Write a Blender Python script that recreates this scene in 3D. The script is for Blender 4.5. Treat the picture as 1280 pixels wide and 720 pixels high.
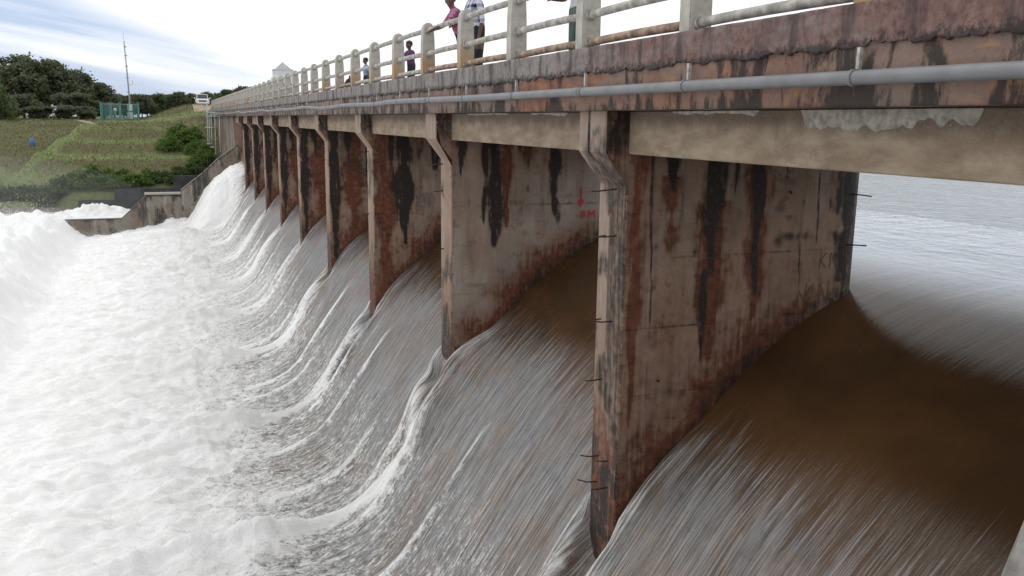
import bpy, bmesh, math, random
import numpy as np
from mathutils import Vector, Matrix, Quaternion

for o in list(bpy.data.objects): bpy.data.objects.remove(o, do_unlink=True)
S = bpy.context.scene
COL = S.collection
rnd = random.Random(7)

# ------------------------------------------------------------------ camera
F_PX = 1075.0
R = np.array([[0.92988, -0.05887, 0.36312], [-0.36766, -0.18123, 0.91213], [0.01211, -0.98168, -0.19017]])
cam = bpy.data.cameras.new('camera'); camo = bpy.data.objects.new('camera', cam); COL.objects.link(camo)
cam.sensor_width = 36.0; cam.lens = F_PX / 1280 * 36; cam.clip_start = 0.05; cam.clip_end = 4000
r_, d_, f_ = R[:, 0], R[:, 1], R[:, 2]
camo.matrix_world = Matrix(((r_[0], -d_[0], -f_[0], 0), (r_[1], -d_[1], -f_[1], 0), (r_[2], -d_[2], -f_[2], 0), (0, 0, 0, 1)))
S.camera = camo

# ------------------------------------------------------------------ sky, sun, exposure
SUN_EL, SUN_AZ = math.radians(58), math.radians(-35)      # azimuth from +Y towards +X
w = bpy.data.worlds.new('World'); S.world = w; w.use_nodes = True
nt = w.node_tree; nt.nodes.clear()
N = nt.nodes.new; L = nt.links.new
out = N('ShaderNodeOutputWorld')
sky = N('ShaderNodeTexSky'); sky.sky_type = 'NISHITA'; sky.sun_disc = False
sky.sun_elevation = SUN_EL; sky.sun_rotation = SUN_AZ; sky.air_density = 1.0; sky.dust_density = 1.2
bg1 = N('ShaderNodeBackground'); bg1.inputs[1].default_value = 0.15; 
mxc = N('ShaderNodeMix'); mxc.data_type = 'RGBA'; mxc.inputs[0].default_value = 0.85; L(sky.outputs[0], mxc.inputs[6]); mxc.inputs[7].default_value = (3.3, 4.1, 5.7, 1); L(mxc.outputs[2], bg1.inputs[0])
bg2 = N('ShaderNodeBackground'); bg2.inputs[0].default_value = (0.97, 0.985, 1.0, 1); bg2.inputs[1].default_value = 1.12
tc = N('ShaderNodeTexCoord')
sx3 = N('ShaderNodeSeparateXYZ'); L(tc.outputs['Generated'], sx3.inputs[0]); cx3 = N('ShaderNodeCombineXYZ')
slz = N('ShaderNodeMath'); slz.operation = 'MULTIPLY_ADD'; slz.inputs[1].default_value = 0.17; L(sx3.outputs[0], slz.inputs[0]); L(sx3.outputs[2], slz.inputs[2])
sl2 = N('ShaderNodeMath'); sl2.operation = 'MULTIPLY'; sl2.inputs[1].default_value = 15.0; L(slz.outputs[0], sl2.inputs[0])
L(sx3.outputs[0], cx3.inputs[0]); L(sx3.outputs[1], cx3.inputs[1]); L(sl2.outputs[0], cx3.inputs[2]); mp = cx3
no = N('ShaderNodeTexNoise'); no.inputs['Scale'].default_value = 2.3; no.inputs['Detail'].default_value = 5; no.inputs['Roughness'].default_value = 0.5
L(mp.outputs[0], no.inputs['Vector'])
cr = N('ShaderNodeValToRGB'); cr.color_ramp.elements[0].position = 0.46; cr.color_ramp.elements[1].position = 0.68
cr.color_ramp.elements[0].color = (1, 1, 1, 1); cr.color_ramp.elements[1].color = (0, 0, 0, 1)
L(no.outputs[0], cr.inputs[0])
dt = N('ShaderNodeVectorMath'); dt.operation = 'DOT_PRODUCT'
gap = Vector((-0.15, 0.98, 0.05)).normalized(); dt.inputs[1].default_value = gap
nrm = N('ShaderNodeVectorMath'); nrm.operation = 'NORMALIZE'; L(tc.outputs['Generated'], nrm.inputs[0]); L(nrm.outputs[0], dt.inputs[0])
mr = N('ShaderNodeMapRange'); mr.interpolation_type = 'SMOOTHSTEP'; mr.inputs[1].default_value = 0.95; mr.inputs[2].default_value = 0.985; mr.inputs[3].default_value = 0.06; mr.inputs[4].default_value = 0.95
L(dt.outputs['Value'], mr.inputs[0])
mu = N('ShaderNodeMath'); mu.operation = 'MULTIPLY'; L(cr.outputs[0], mu.inputs[0]); L(mr.outputs[0], mu.inputs[1])
el_ = N('ShaderNodeMath'); el_.operation = 'MULTIPLY_ADD'; el_.inputs[1].default_value = 0.33; L(sx3.outputs[0], el_.inputs[0]); L(sx3.outputs[2], el_.inputs[2])
el2 = N('ShaderNodeMath'); el2.operation = 'MULTIPLY_ADD'; el2.inputs[1].default_value = 0.035; L(no.outputs[0], el2.inputs[0]); L(el_.outputs[0], el2.inputs[2])
elr = N('ShaderNodeMapRange'); elr.interpolation_type = 'SMOOTHSTEP'; elr.inputs[1].default_value = 0.112; elr.inputs[2].default_value = 0.084; L(el2.outputs[0], elr.inputs[0])
mu2 = N('ShaderNodeMath'); mu2.operation = 'MULTIPLY'; L(mu.outputs[0], mu2.inputs[0]); L(elr.outputs[0], mu2.inputs[1])
ms = N('ShaderNodeMixShader'); L(mu2.outputs[0], ms.inputs[0]); L(bg2.outputs[0], ms.inputs[1]); L(bg1.outputs[0], ms.inputs[2]); L(ms.outputs[0], out.inputs[0])
sun = bpy.data.lights.new('sun', 'SUN'); sun.energy = 0.5; sun.angle = math.radians(25); sun.color = (1, 0.96, 0.9)
suno = bpy.data.objects.new('sun', sun); COL.objects.link(suno)
sd = Vector((math.sin(SUN_AZ) * math.cos(SUN_EL), math.cos(SUN_AZ) * math.cos(SUN_EL), math.sin(SUN_EL)))
suno.rotation_euler = sd.to_track_quat('Z', 'Y').to_euler(); suno.location = (-20, 30, 40)
vs = S.view_settings; vs.view_transform = 'Standard'; vs.look = 'None'; vs.gamma = 1; vs.exposure = 0.0; vs.use_curve_mapping = False

# ------------------------------------------------------------------ helpers
def tag(o, label=None, cat=None, group=None, kind=None):
    if label: o['label'] = label
    if cat: o['category'] = cat
    if group: o['group'] = group
    if kind: o['kind'] = kind
    return o
def obj(name, mesh, parent=None, mat=None, loc=None):
    if mat is not None and len(mesh.materials) == 0: mesh.materials.append(mat)
    o = bpy.data.objects.new(name, mesh); COL.objects.link(o)
    if parent is not None: o.parent = parent
    if loc is not None: o.location = loc
    return o
def empty(name, loc=(0, 0, 0), rz=0.0):
    o = bpy.data.objects.new(name, None); COL.objects.link(o); o.location = loc; o.rotation_euler = (0, 0, rz); o.empty_display_size = 0.2
    return o
def child(o, parent):           # parts built in world coordinates under an Empty that is not at the origin
    o.parent = parent; bpy.context.view_layer.update; o.matrix_parent_inverse = Matrix.LocRotScale(parent.location, parent.rotation_euler, (1, 1, 1)).inverted(); return o
def mesh_np(name, V, Fq, mats=(), smooth=False, attrs=None, midx=None):
    me = bpy.data.meshes.new(name); V = np.asarray(V, np.float32); Fq = np.asarray(Fq, np.int32); k = Fq.shape[1]
    me.vertices.add(len(V)); me.vertices.foreach_set('co', V.ravel())
    me.loops.add(Fq.size); me.loops.foreach_set('vertex_index', Fq.ravel())
    me.polygons.add(len(Fq)); me.polygons.foreach_set('loop_start', np.arange(0, Fq.size, k, dtype=np.int32))
    try: me.polygons.foreach_set('loop_total', np.full(len(Fq), k, np.int32))
    except Exception: pass
    if smooth: me.polygons.foreach_set('use_smooth', np.ones(len(Fq), bool))
    for m in mats: me.materials.append(m)
    if midx is not None: me.polygons.foreach_set('material_index', np.asarray(midx, np.int32))
    for nm, (ty, a) in (attrs or {}).items():
        at = me.attributes.new(nm, ty, 'POINT'); at.data.foreach_set({'FLOAT': 'value', 'FLOAT_VECTOR': 'vector', 'FLOAT_COLOR': 'color'}[ty], np.asarray(a, np.float32).ravel())
    me.update(); me.validate()
    return me
def grid_faces(nu, nv, off=0):
    i = np.arange(nu - 1)[:, None]; j = np.arange(nv - 1)[None, :]; a = (i * nv + j + off).ravel()
    return np.stack([a, a + nv, a + nv + 1, a + 1], 1)
class MB:
    """collects simple solids and links them as one mesh"""
    def __init__(s): s.bm = bmesh.new()
    def box(s, x0, x1, y0, y1, z0, z1):
        v = [s.bm.verts.new(p) for p in ((x0, y0, z0), (x1, y0, z0), (x1, y1, z0), (x0, y1, z0), (x0, y0, z1), (x1, y0, z1), (x1, y1, z1), (x0, y1, z1))]
        for f in ((0, 3, 2, 1), (4, 5, 6, 7), (0, 1, 5, 4), (1, 2, 6, 5), (2, 3, 7, 6), (3, 0, 4, 7)): s.bm.faces.new([v[i] for i in f])
        return s
    def tube(s, pts, rad, n=8, cap=True):
        pts = [Vector(p) for p in pts]; rings = []
        if not hasattr(rad, '__len__'): rad = [rad] * len(pts)
        up = None
        for i, p in enumerate(pts):
            t = (pts[min(i + 1, len(pts) - 1)] - pts[max(i - 1, 0)]).normalized()
            if up is None: up = Vector((0, 0, 1)) if abs(t.z) < 0.9 else Vector((1, 0, 0))
            a = t.cross(up).normalized(); b = a.cross(t).normalized(); up = b
            rings.append([s.bm.verts.new(p + rad[i] * (math.cos(2 * math.pi * k / n) * a + math.sin(2 * math.pi * k / n) * b)) for k in range(n)])
        for A, B in zip(rings[:-1], rings[1:]):
            for k in range(n): s.bm.faces.new((A[k], A[(k + 1) % n], B[(k + 1) % n], B[k])).smooth = True
        if cap: s.bm.faces.new(rings[0][::-1]); s.bm.faces.new(rings[-1])
        return s
    def prism(s, poly, axis, a0, a1):
        """poly in the two remaining axes (in x,y,z order), swept from a0 to a1"""
        def P(u, v, a): return {'x': (a, u, v), 'y': (u, a, v), 'z': (u, v, a)}[axis]
        A = [s.bm.verts.new(P(u, v, a0)) for u, v in poly]; B = [s.bm.verts.new(P(u, v, a1)) for u, v in poly]; n = len(poly)
        s.bm.faces.new(A); s.bm.faces.new(B[::-1])
        for k in range(n): s.bm.faces.new((A[k], B[k], B[(k + 1) % n], A[(k + 1) % n]))
        return s
    def bevel(s, w, seg=2):
        bmesh.ops.recalc_face_normals(s.bm, faces=s.bm.faces)
        bmesh.ops.bevel(s.bm, geom=[e for e in s.bm.edges], offset=w, segments=seg, affect='EDGES', clamp_overlap=True); return s
    def mesh(s, name):
        bmesh.ops.recalc_face_normals(s.bm, faces=s.bm.faces)
        me = bpy.data.meshes.new(name); s.bm.to_mesh(me); s.bm.free(); return me
    def build(s, name, mat, parent=None): return obj(name, s.mesh(name), parent, mat)

# ---- numpy gradient noise
def _h(ix, iy, seed):
    h = (ix.astype(np.int64) * 374761393 + iy.astype(np.int64) * 668265263 + seed * 974634777) & 0xFFFFFFFF
    h = ((h ^ (h >> 13)) * 1274126177) & 0xFFFFFFFF
    return (h ^ (h >> 16)) & 0xFFFF
def pn(x, y, seed=0):
    x, y = np.broadcast_arrays(np.asarray(x, float), np.asarray(y, float))
    ix = np.floor(x); iy = np.floor(y); fx = x - ix; fy = y - iy
    u = fx * fx * fx * (fx * (fx * 6 - 15) + 10); v = fy * fy * fy * (fy * (fy * 6 - 15) + 10)
    def g(dx, dy):
        a = _h(ix + dx, iy + dy, seed) * (2 * np.pi / 65536.0); return np.cos(a) * (fx - dx) + np.sin(a) * (fy - dy)
    n0 = g(0, 0) * (1 - u) + g(1, 0) * u; n1 = g(0, 1) * (1 - u) + g(1, 1) * u
    return (n0 * (1 - v) + n1 * v) * 1.4
def fbm(x, y, o=4, seed=0, gain=0.5):
    t = 0; a = 1.0
    for k in range(o): t = t + a * pn(x * 2 ** k, y * 2 ** k, seed + k * 17); a *= gain
    return t
def ss(a, b, x):
    t = np.clip((x - a) / (b - a), 0, 1); return t * t * (3 - 2 * t)

# ---- node material helper
class M:
    def __init__(s, name):
        s.m = bpy.data.materials.new(name); s.m.use_nodes = True; s.t = s.m.node_tree; s.t.nodes.clear()
        s.out = s.n('OutputMaterial'); s.b = s.n('BsdfPrincipled'); s.l(s.b.outputs[0], s.out.inputs[0])
        s._tc = None
    def n(s, ty): return s.t.nodes.new('ShaderNode' + ty)
    def l(s, a, b): s.t.links.new(a, b)
    def set(s, sock, v):
        if isinstance(v, bpy.types.NodeSocket): s.l(v, sock)
        elif isinstance(v, tuple) and len(v) == 3 and sock.type == 'RGBA': sock.default_value = (*v, 1)
        else: sock.default_value = v
    def p(s, **k):
        for a, v in k.items(): s.set(s.b.inputs[a.replace('_', ' ')], v)
        return s
    def co(s, kind='Object'):
        if s._tc is None: s._tc = s.n('TexCoord')
        return s._tc.outputs[kind]
    def map(s, v, scale=(1, 1, 1), loc=(0, 0, 0)):
        m = s.n('Mapping'); s.l(v, m.inputs[0]); m.inputs['Scale'].default_value = scale; m.inputs['Location'].default_value = loc; return m.outputs[0]
    def noise(s, v, scale, det=4, rough=0.55, dist=0.0):
        n = s.n('TexNoise'); s.l(v, n.inputs['Vector']); n.inputs['Scale'].default_value = scale; n.inputs['Detail'].default_value = det
        n.inputs['Roughness'].default_value = rough; n.inputs['Distortion'].default_value = dist; return n.outputs[0]
    def ramp(s, v, a, b, lo=0.0, hi=1.0, mode='SMOOTHSTEP'):
        m = s.n('MapRange'); m.interpolation_type = mode; s.set(m.inputs[0], v); s.set(m.inputs[1], a); s.set(m.inputs[2], b); s.set(m.inputs[3], lo); s.set(m.inputs[4], hi); return m.outputs[0]
    def math(s, op, a, b=0.0, c=0.0):
        m = s.n('Math'); m.operation = op; s.set(m.inputs[0], a); s.set(m.inputs[1], b)
        if len(m.inputs) > 2: s.set(m.inputs[2], c)
        return m.outputs[0]
    def mix(s, f, a, b, mode='MIX'):
        m = s.n('Mix'); m.data_type = 'RGBA'; m.blend_type = mode; s.set(m.inputs[0], f)
        A = [i for i in m.inputs if i.type == 'RGBA']; s.set(A[0], a); s.set(A[1], b)
        return [o for o in m.outputs if o.type == 'RGBA'][0]
    def xyz(s, v):
        n = s.n('SeparateXYZ'); s.l(v, n.inputs[0]); return n.outputs
    def attr(s, name):
        a = s.n('Attribute'); a.attribute_name = name; return a
    def bump(s, h, strength=0.3, dist=0.02, nrm=None):
        b = s.n('Bump'); b.inputs['Strength'].default_value = strength; b.inputs['Distance'].default_value = dist; s.l(h, b.inputs['Height'])
        if nrm is not None: s.l(nrm, b.inputs['Normal'])
        s.l(b.outputs[0], s.b.inputs['Normal']); return b.outputs[0]

def simple(name, col, rough=0.7, metal=0.0, var=0.15, scale=6.0, bump=0.0):
    m = M(name); n = m.noise(m.co(), scale, 5)
    m.p(Base_Color=m.mix(m.ramp(n, 0.3, 0.7), tuple(c * (1 - var) for c in col), tuple(min(1, c * (1 + var)) for c in col)), Roughness=rough, Metallic=metal)
    if bump: m.bump(m.noise(m.co(), scale * 5, 4), bump, 0.01)
    return m.m

# ------------------------------------------------------------------ dimensions read off the place (metres, eye at the origin)
PITCH = 6.531
def ykf(k): return 9.246 + PITCH * k                    # far edge of pier k
PW = 0.66                                               # pier thickness
Y_NEAR, Y_LAST = 2.715, 68.0                            # spillway limits
ZS, ZK, ZB = 0.128, 0.53, 0.81                          # slab soffit, kerb plaster edge, kerb top
XE, XU = 4.40, 8.65                                     # deck edges
PROF = np.array([(60, -1.75), (20, -1.76), (12, -1.82), (10, -1.9), (9, -1.97), (8.3, -2.1), (7.4, -2.47), (6.7, -2.95), (6.3, -3.30), (5.8, -3.77), (5.35, -4.25), (4.9, -4.85), (4.5, -5.4), (3.9, -6.3), (3.34, -7.1), (2.95, -7.45), (2.5, -7.68), (2.0, -7.82), (1, -7.88), (0, -7.92), (-3, -8.18), (-5.5, -8.55), (-7, -8.7), (-14, -8.8), (-40, -8.9)])
def zprof(x): return np.interp(x, PROF[::-1, 0], PROF[::-1, 1])

# ================================================================== materials of the setting
def concrete(name, base, dark, rust, pale, bump=0.35):
    """weathered concrete; the masks r/g/b of 'stain' are black growth and painted deck shade, iron stain, pale lime"""
    m = M(name); c = m.co()
    a = m.attr('stain'); sp = m.n('SeparateColor'); m.l(a.outputs['Color'], sp.inputs[0])
    n1 = m.noise(c, 1.3, 6, 0.6); n2 = m.noise(c, 9, 6, 0.65); n3 = m.noise(m.map(c, (7, 7, 0.7)), 2.2, 5, 0.6)
    n4 = m.noise(c, 45, 4, 0.7)
    col = m.mix(m.ramp(n1, 0.3, 0.7), tuple(x * 0.72 for x in base), base)
    col = m.mix(m.math('MULTIPLY', m.ramp(n2, 0.35, 0.75), 0.45), col, tuple(x * 0.62 for x in base))
    edge = m.math('ADD', m.math('MULTIPLY', m.math('SUBTRACT', n3, 0.5), 1.3), m.math('MULTIPLY', m.math('SUBTRACT', n2, 0.5), 0.9))
    def msk(ch): return m.ramp(m.math('ADD', sp.outputs[ch], m.math('MULTIPLY', edge, m.math('MULTIPLY', sp.outputs[ch], 1.7))), 0.05, 1.0)
    col = m.mix(msk(2), col, pale); col = m.mix(msk(1), col, m.mix(m.ramp(n2, 0.3, 0.7), rust, tuple(x * 0.55 for x in rust))); col = m.mix(msk(0), col, dark)
    col = m.mix(m.ramp(n4, 0.5, 0.75, 0.0, 0.5), col, tuple(x * 0.45 for x in base))
    # board joints of the formwork, faint, and the wet gloss of the growth
    m.p(Base_Color=col, Roughness=m.ramp(sp.outputs[0], 0, 1, 0.88, 0.6), Specular_IOR_Level=0.35)
    h = m.math('ADD', m.math('MULTIPLY', n4, 0.5), m.math('MULTIPLY', n2, 1.0))
    m.bump(h, bump, 0.012)
    return m.m
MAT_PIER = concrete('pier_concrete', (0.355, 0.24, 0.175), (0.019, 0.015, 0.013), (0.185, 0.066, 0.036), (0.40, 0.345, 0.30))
MAT_TRAIN = concrete('wall_concrete', (0.27, 0.235, 0.195), (0.03, 0.027, 0.024), (0.20, 0.11, 0.07), (0.42, 0.40, 0.37))
MAT_REBAR = simple('rusty_steel', (0.045, 0.025, 0.018), 0.8, 0.3)

def mat_fascia():
    m = M('fascia_concrete'); c = m.co(); x = m.xyz(c)
    v1 = m.noise(m.map(c, (1, 1.7, 0.55)), 1.6, 8, 0.72, .3); v2 = m.noise(m.map(c, (1, 0.55, 0.9)), 1.0, 5, 0.6); v3 = m.noise(c, 22, 5, 0.7); v4 = m.noise(m.map(c, (1, 0.8, 2.0)), 2.6, 5, 0.6)
    near = m.ramp(x[1], 6.0, 20.0)                       # the near spans are iron-stained, the far ones grey
    rust = m.mix(m.ramp(v4, 0.38, 0.62), (0.36, 0.15, 0.06), (0.20, 0.062, 0.042))
    grey = m.mix(m.ramp(v2, 0.3, 0.7), (0.22, 0.19, 0.17), (0.33, 0.27, 0.235))
    col = m.mix(m.math('MULTIPLY', m.ramp(v2, 0.35, 0.65, 0.25, 1.0), m.math('SUBTRACT', 1.0, m.math('MULTIPLY', near, 0.72))), grey, rust)
    col = m.mix(m.ramp(v4, 0.55, 0.7, 0, 0.7), col, (0.42, 0.23, 0.11))
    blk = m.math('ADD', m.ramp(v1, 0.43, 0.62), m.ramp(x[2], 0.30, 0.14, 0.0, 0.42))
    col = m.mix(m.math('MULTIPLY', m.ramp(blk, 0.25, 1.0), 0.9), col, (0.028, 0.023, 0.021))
    col = m.mix(m.ramp(v3, 0.5, 0.8, 0, 0.5), col, (0.05, 0.04, 0.035))
    m.p(Base_Color=col, Roughness=0.9); m.bump(m.math('ADD', v3, m.math('MULTIPLY', v1, 1.5)), 0.5, 0.02); return m.m
def mat_plaster():
    m = M('kerb_plaster'); c = m.co(); x = m.xyz(c)
    v1 = m.noise(m.map(c, (1, 2.5, 0.6)), 2.2, 6, 0.65); v2 = m.noise(c, 0.55, 4, 0.5); v3 = m.noise(c, 16, 6, 0.7)
    near = m.ramp(x[1], 5.0, 13.0)
    a = m.mix(m.ramp(v3, 0.3, 0.7), (0.13, 0.068, 0.06), (0.25, 0.15, 0.13)); b = m.mix(m.ramp(v3, 0.3, 0.7), (0.19, 0.175, 0.165), (0.29, 0.27, 0.255))
    col = m.mix(m.ramp(m.math('ADD', near, m.math('MULTIPLY', m.math('SUBTRACT', v2, 0.5), 0.8)), 0.2, 0.8), a, b)
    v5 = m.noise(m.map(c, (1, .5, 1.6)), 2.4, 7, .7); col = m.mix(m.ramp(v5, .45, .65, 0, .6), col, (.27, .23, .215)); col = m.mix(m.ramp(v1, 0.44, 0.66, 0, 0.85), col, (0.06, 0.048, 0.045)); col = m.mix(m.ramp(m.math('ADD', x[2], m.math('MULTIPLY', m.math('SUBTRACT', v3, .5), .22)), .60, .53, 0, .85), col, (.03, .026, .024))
    m.p(Base_Color=col, Roughness=0.9); m.bump(m.math('ADD', v3, v1), 0.6, 0.02); return m.m
def mat_girder():
    m = M('girder_concrete'); c = m.co(); x = m.xyz(c)
    v1 = m.noise(m.map(c, (1, 0.8, 2.5)), 2.5, 6, 0.6); v2 = m.noise(m.map(c, (1, 1.4, 0.6)), 3, 5, 0.6); v3 = m.noise(c, 30, 5, 0.7); sp = m.noise(c, 60, 2, 0.5)
    col = m.mix(m.ramp(v1, 0.3, 0.7), (0.25, 0.185, 0.125), (0.40, 0.32, 0.235))
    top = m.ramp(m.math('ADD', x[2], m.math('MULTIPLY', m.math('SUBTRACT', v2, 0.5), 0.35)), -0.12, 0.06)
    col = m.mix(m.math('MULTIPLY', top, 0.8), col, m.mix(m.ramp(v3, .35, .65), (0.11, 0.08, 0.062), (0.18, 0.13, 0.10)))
    col = m.mix(m.ramp(v3, 0.52, 0.8, 0, 0.5), col, (0.12, 0.09, 0.07))
    col = m.mix(m.ramp(m.noise(m.map(c, (1, .7, 1.3)), 3.4, 7, .7), .5, .68, 0, .6), col, (.20, .125, .085)); col = m.mix(m.ramp(sp, 0.66, 0.72, 0, 0.7), col, (0.5, 0.47, 0.42))
    m.p(Base_Color=col, Roughness=0.88); m.bump(m.math('ADD', v3, v1), 0.4, 0.012); return m.m
MAT_FASCIA, MAT_PLASTER, MAT_GIRDER = mat_fascia(), mat_plaster(), mat_girder()
MAT_PATCH = simple('lime_patch', (0.36, 0.335, 0.29), 0.9, 0, 0.3, 14, 0.5)

# ================================================================== water
def build_water():
    # parameter along the flow
    cp = PROF[(PROF[:, 0] <= 20) & (PROF[:, 0] >= -40)]
    # densify with a Catmull-Rom through the points
    pts = []
    for i in range(len(cp) - 1):
        p0 = cp[max(i - 1, 0)]; p1 = cp[i]; p2 = cp[i + 1]; p3 = cp[min(i + 2, len(cp) - 1)]
        d1 = (p2 - p0) / max(1e-6, np.linalg.norm(p2 - p0)) * np.linalg.norm(p2 - p1); d2 = (p3 - p1) / max(1e-6, np.linalg.norm(p3 - p1)) * np.linalg.norm(p2 - p1)
        for t in np.linspace(0, 1, 40, endpoint=False):
            pts.append((2 * t**3 - 3 * t**2 + 1) * p1 + (t**3 - 2 * t**2 + t) * d1 + (-2 * t**3 + 3 * t**2) * p2 + (t**3 - t**2) * d2)
    pts.append(cp[-1]); pts = np.array(pts)
    arc = np.concatenate([[0], np.cumsum(np.linalg.norm(np.diff(pts, axis=0), axis=1))])
    sx = lambda x: np.interp(-x, -pts[:, 0], arc)
    s = np.concatenate([np.arange(sx(14), sx(8.6), 0.14), np.arange(sx(8.6), sx(0), 0.045), np.arange(sx(0), sx(-12), 0.075), np.arange(sx(-12), sx(-34), 0.3)])
    bx = np.interp(s, arc, pts[:, 0]); bz = np.interp(s, arc, pts[:, 1])
    y = np.concatenate([np.arange(2.70, 16, 0.042), np.arange(16, 30, 0.065), np.arange(30, 45, 0.10), np.arange(45, 68.06, 0.15)])
    s0 = sx(8.3); fl = s - s0
    X = np.repeat(bx[:, None], len(y), 1); Z = np.repeat(bz[:, None], len(y), 1); Y = np.repeat(y[None, :], len(s), 0); FS = np.repeat(fl[:, None], len(y), 1)
    tx = np.gradient(bx, s); tz = np.gradient(bz, s); nx, nz = -tz, tx
    sg = np.where(nz < 0, -1, 1); nx, nz = (nx * sg)[:, None], (nz * sg)[:, None]
    # last bay: a jet thrown clear of the face
    lz = np.interp(X, np.array([-2, 0.6, 1.1, 1.62, 2.42, 3.14, 4.29, 5.13, 5.9, 6.7, 7.4, 8.3]), np.array([-8.0, -7.9, -7.75, -7.2, -5.6, -4.5, -3.55, -3.2, -2.9, -2.6, -2.4, -2.1]))
    wl = ss(61.0, 63.0, Y) * ss(-1.5, 0.8, X) * ss(8.4, 8.2, X)
    Z = Z * (1 - wl) + np.maximum(Z, lz) * wl
    H = np.zeros_like(X); foam = np.zeros_like(X)
    steep = ss(6.6, 4.4, X)                              # 0 above, 1 on the chute
    low = ss(3.0, 0.6, X)                                # turbulent toe
    basin = ss(0.9, -0.6, X)
    # ripples drawn out along the flow
    st = pn(FS * 0.35, Y * 7.0, 3) * 0.5 + pn(FS * 0.7, Y * 16, 4) * 0.3 + pn(FS * 0.25, Y * 2.2, 5) * 0.6
    H += st * (0.003 + 0.038 * steep)
    H += fbm(FS * 1.1, Y * 1.6, 4, 11) * 0.16 * low + fbm(FS * 3.0, Y * 4.0, 3, 23) * 0.05 * low * (1 - 0.3 * basin)
    H += (fbm(X * 0.22, Y * 0.9 + X * .05, 3, 31, .45) * 0.13 + fbm(X * 0.7, Y * 3.2, 3, 41) * 0.035 + fbm(X * 4, Y * 8, 3, 43) * .014) * basin
    rb = X + .9 * fbm(Y * .13, Y * 0 + 5, 3, 58)                # the roller of the hydraulic jump, beyond the apron
    H += ss(-5.4, -8.0, rb) * (1.75 + .35 * fbm(X * .42, Y * .26, 3, 57, .5) + .75 * np.abs(fbm(X * .5, Y * .36, 3, 59, .42)) + .10 * np.abs(fbm(X * 2.2, Y * 1.6, 3, 60)))
    foam += 0.16 * steep + 0.22 * ss(5.0, 3.4, X) + 0.36 * low + .10 * ss(4.2, 2.6, X) + 0.75 * ss(1.1, -1.3, X + 0.9 * fbm(X * 0.2, Y * 0.6, 3, 67))
    foam += 0.10 * fbm(FS * 0.25, Y * 0.8, 3, 71) * steep
    foam += 0.22 * ss(18, 42, Y) * ss(5.5, 3.5, X)
    # piers: draw-up along both flanks, cavity below the nose, the two crests meeting in one ridge
    XA, YA_, FA, HA, foamA = X, Y, FS, H, foam
    for k in range(-1, 10):
        rv = random.Random(k * 7 + 3); q1, q2, q3 = rv.uniform(.55, 1.25), rv.uniform(.3, 1.2), rv.uniform(-.7, .7)
        yf = ykf(k); yc = yf - PW / 2; c0, c1 = np.searchsorted(y, (yc - 4.2, yc + 4.2))
        if c1 - c0 < 3: continue
        X, Y, FS, H, foam = XA[:, c0:c1], YA_[:, c0:c1], FA[:, c0:c1], HA[:, c0:c1], foamA[:, c0:c1]; dy = Y - yc
        for sgn in (-1, 1):
            q = sgn * dy - PW / 2
            H += 0.16 * np.exp(-((q - 0.10) / 0.13) ** 2) * ss(6.4, 5.2, X) * ss(2.4, 4.0, X) * (0.8 + 0.4 * pn(FS * 0.6, Y * 0 + k, 5))
            foam += 0.40 * np.exp(-((q - 0.10) / 0.15) ** 2) * ss(6.6, 5.0, X) * ss(2.0, 3.5, X)
        t = np.clip((4.8 - X) / 1.9, 0, 1)               # 0 at the nose, 1 where the crests join
        hw = (PW / 2 + 0.02) * (1 - t) + 0.03
        H -= 0.34 * np.exp(-(dy / np.maximum(hw, .05)) ** 4) * ss(4.95, 4.7, X) * (1 - t)
        ridge = np.exp(-((np.abs(dy + 0.18 * pn(FS * 0.4, Y * 0 + 3 * k, 9)) - hw * 0.9) / (0.06 + 0.06 * t)) ** 2)
        down = ss(4.9, 4.2, X) * ss(-3.8, 0.2, X)
        H += ridge * down * (0.14 + 0.10 * ss(3.4, 1.5, X)); foam += q1 * ridge * down * (.55 + .45 * ss(4.0, 3.0, X)) * (1 + .5 * pn(FS * 1.3, Y * 5, 19))
        foam -= 0.45 * np.exp(-(dy / np.maximum(hw * .8, .05)) ** 4) * ss(4.9, 4.7, X) * (1 - t)
        if k == 1: H += .26 * np.exp(-((dy + .1) / .75) ** 4) * ss(3.9, 4.6, X) * ss(5.7, 5.0, X)
        # broad swell round each tail
        H += 0.22 * np.exp(-(dy / 0.9) ** 2) * ss(3.6, 1.2, X) * ss(-2.5, 0.5, X)
        # roller curling where the ridge meets the basin
        foam += 0.55 * np.exp(-((dy + 0.1) / 0.45) ** 2) * ss(2.4, 1.2, X) * ss(-1.5, 0.3, X)
        H += 0.25 * np.exp(-((dy + 0.1) / 0.35) ** 2) * ss(2.0, 1.3, X) * ss(-1.5, 0.6, X) * (0.6 + 0.6 * pn(X * 1.5, Y * 1.5, 77 + k))
        # secondary streak in each bay
        ym = yc - 2.6 + q3 + .12 * pn(FS * .5, Y * 0 + k, 12); r2 = q2 * np.exp(-((Y - ym) / 0.09) ** 2) * ss(5.2, 4.6, X) * ss(1.2, 2.6, X)
        H += 0.07 * r2; foam += (0.50 + .35 * pn(FS * 1.0, Y * 3, 29)) * r2 - 0.16 * np.exp(-((Y - ym - 0.28) / 0.16) ** 2) * ss(5.2, 4.6, X) * ss(2.2, 3.2, X)
        ym = yc + 1.9 + q3 * .8 + .15 * pn(FS * .5, Y * 0 + k, 14); r3 = q1 * np.exp(-((Y - ym) / 0.16) ** 2) * ss(4.2, 3.4, X) * ss(0.6, 2.0, X); foam += 0.4 * r3; H += 0.06 * r3
    X, Y, FS, H, foam = XA, YA_, FA, HA, foamA
    foam += 0.8 * wl * ss(5.6, 4.4, X)
    H += wl * 0.12 * fbm(FS * 1.5, Y * 2.5, 3, 91)
    foam = np.clip(foam, 0, 1.6)
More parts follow.
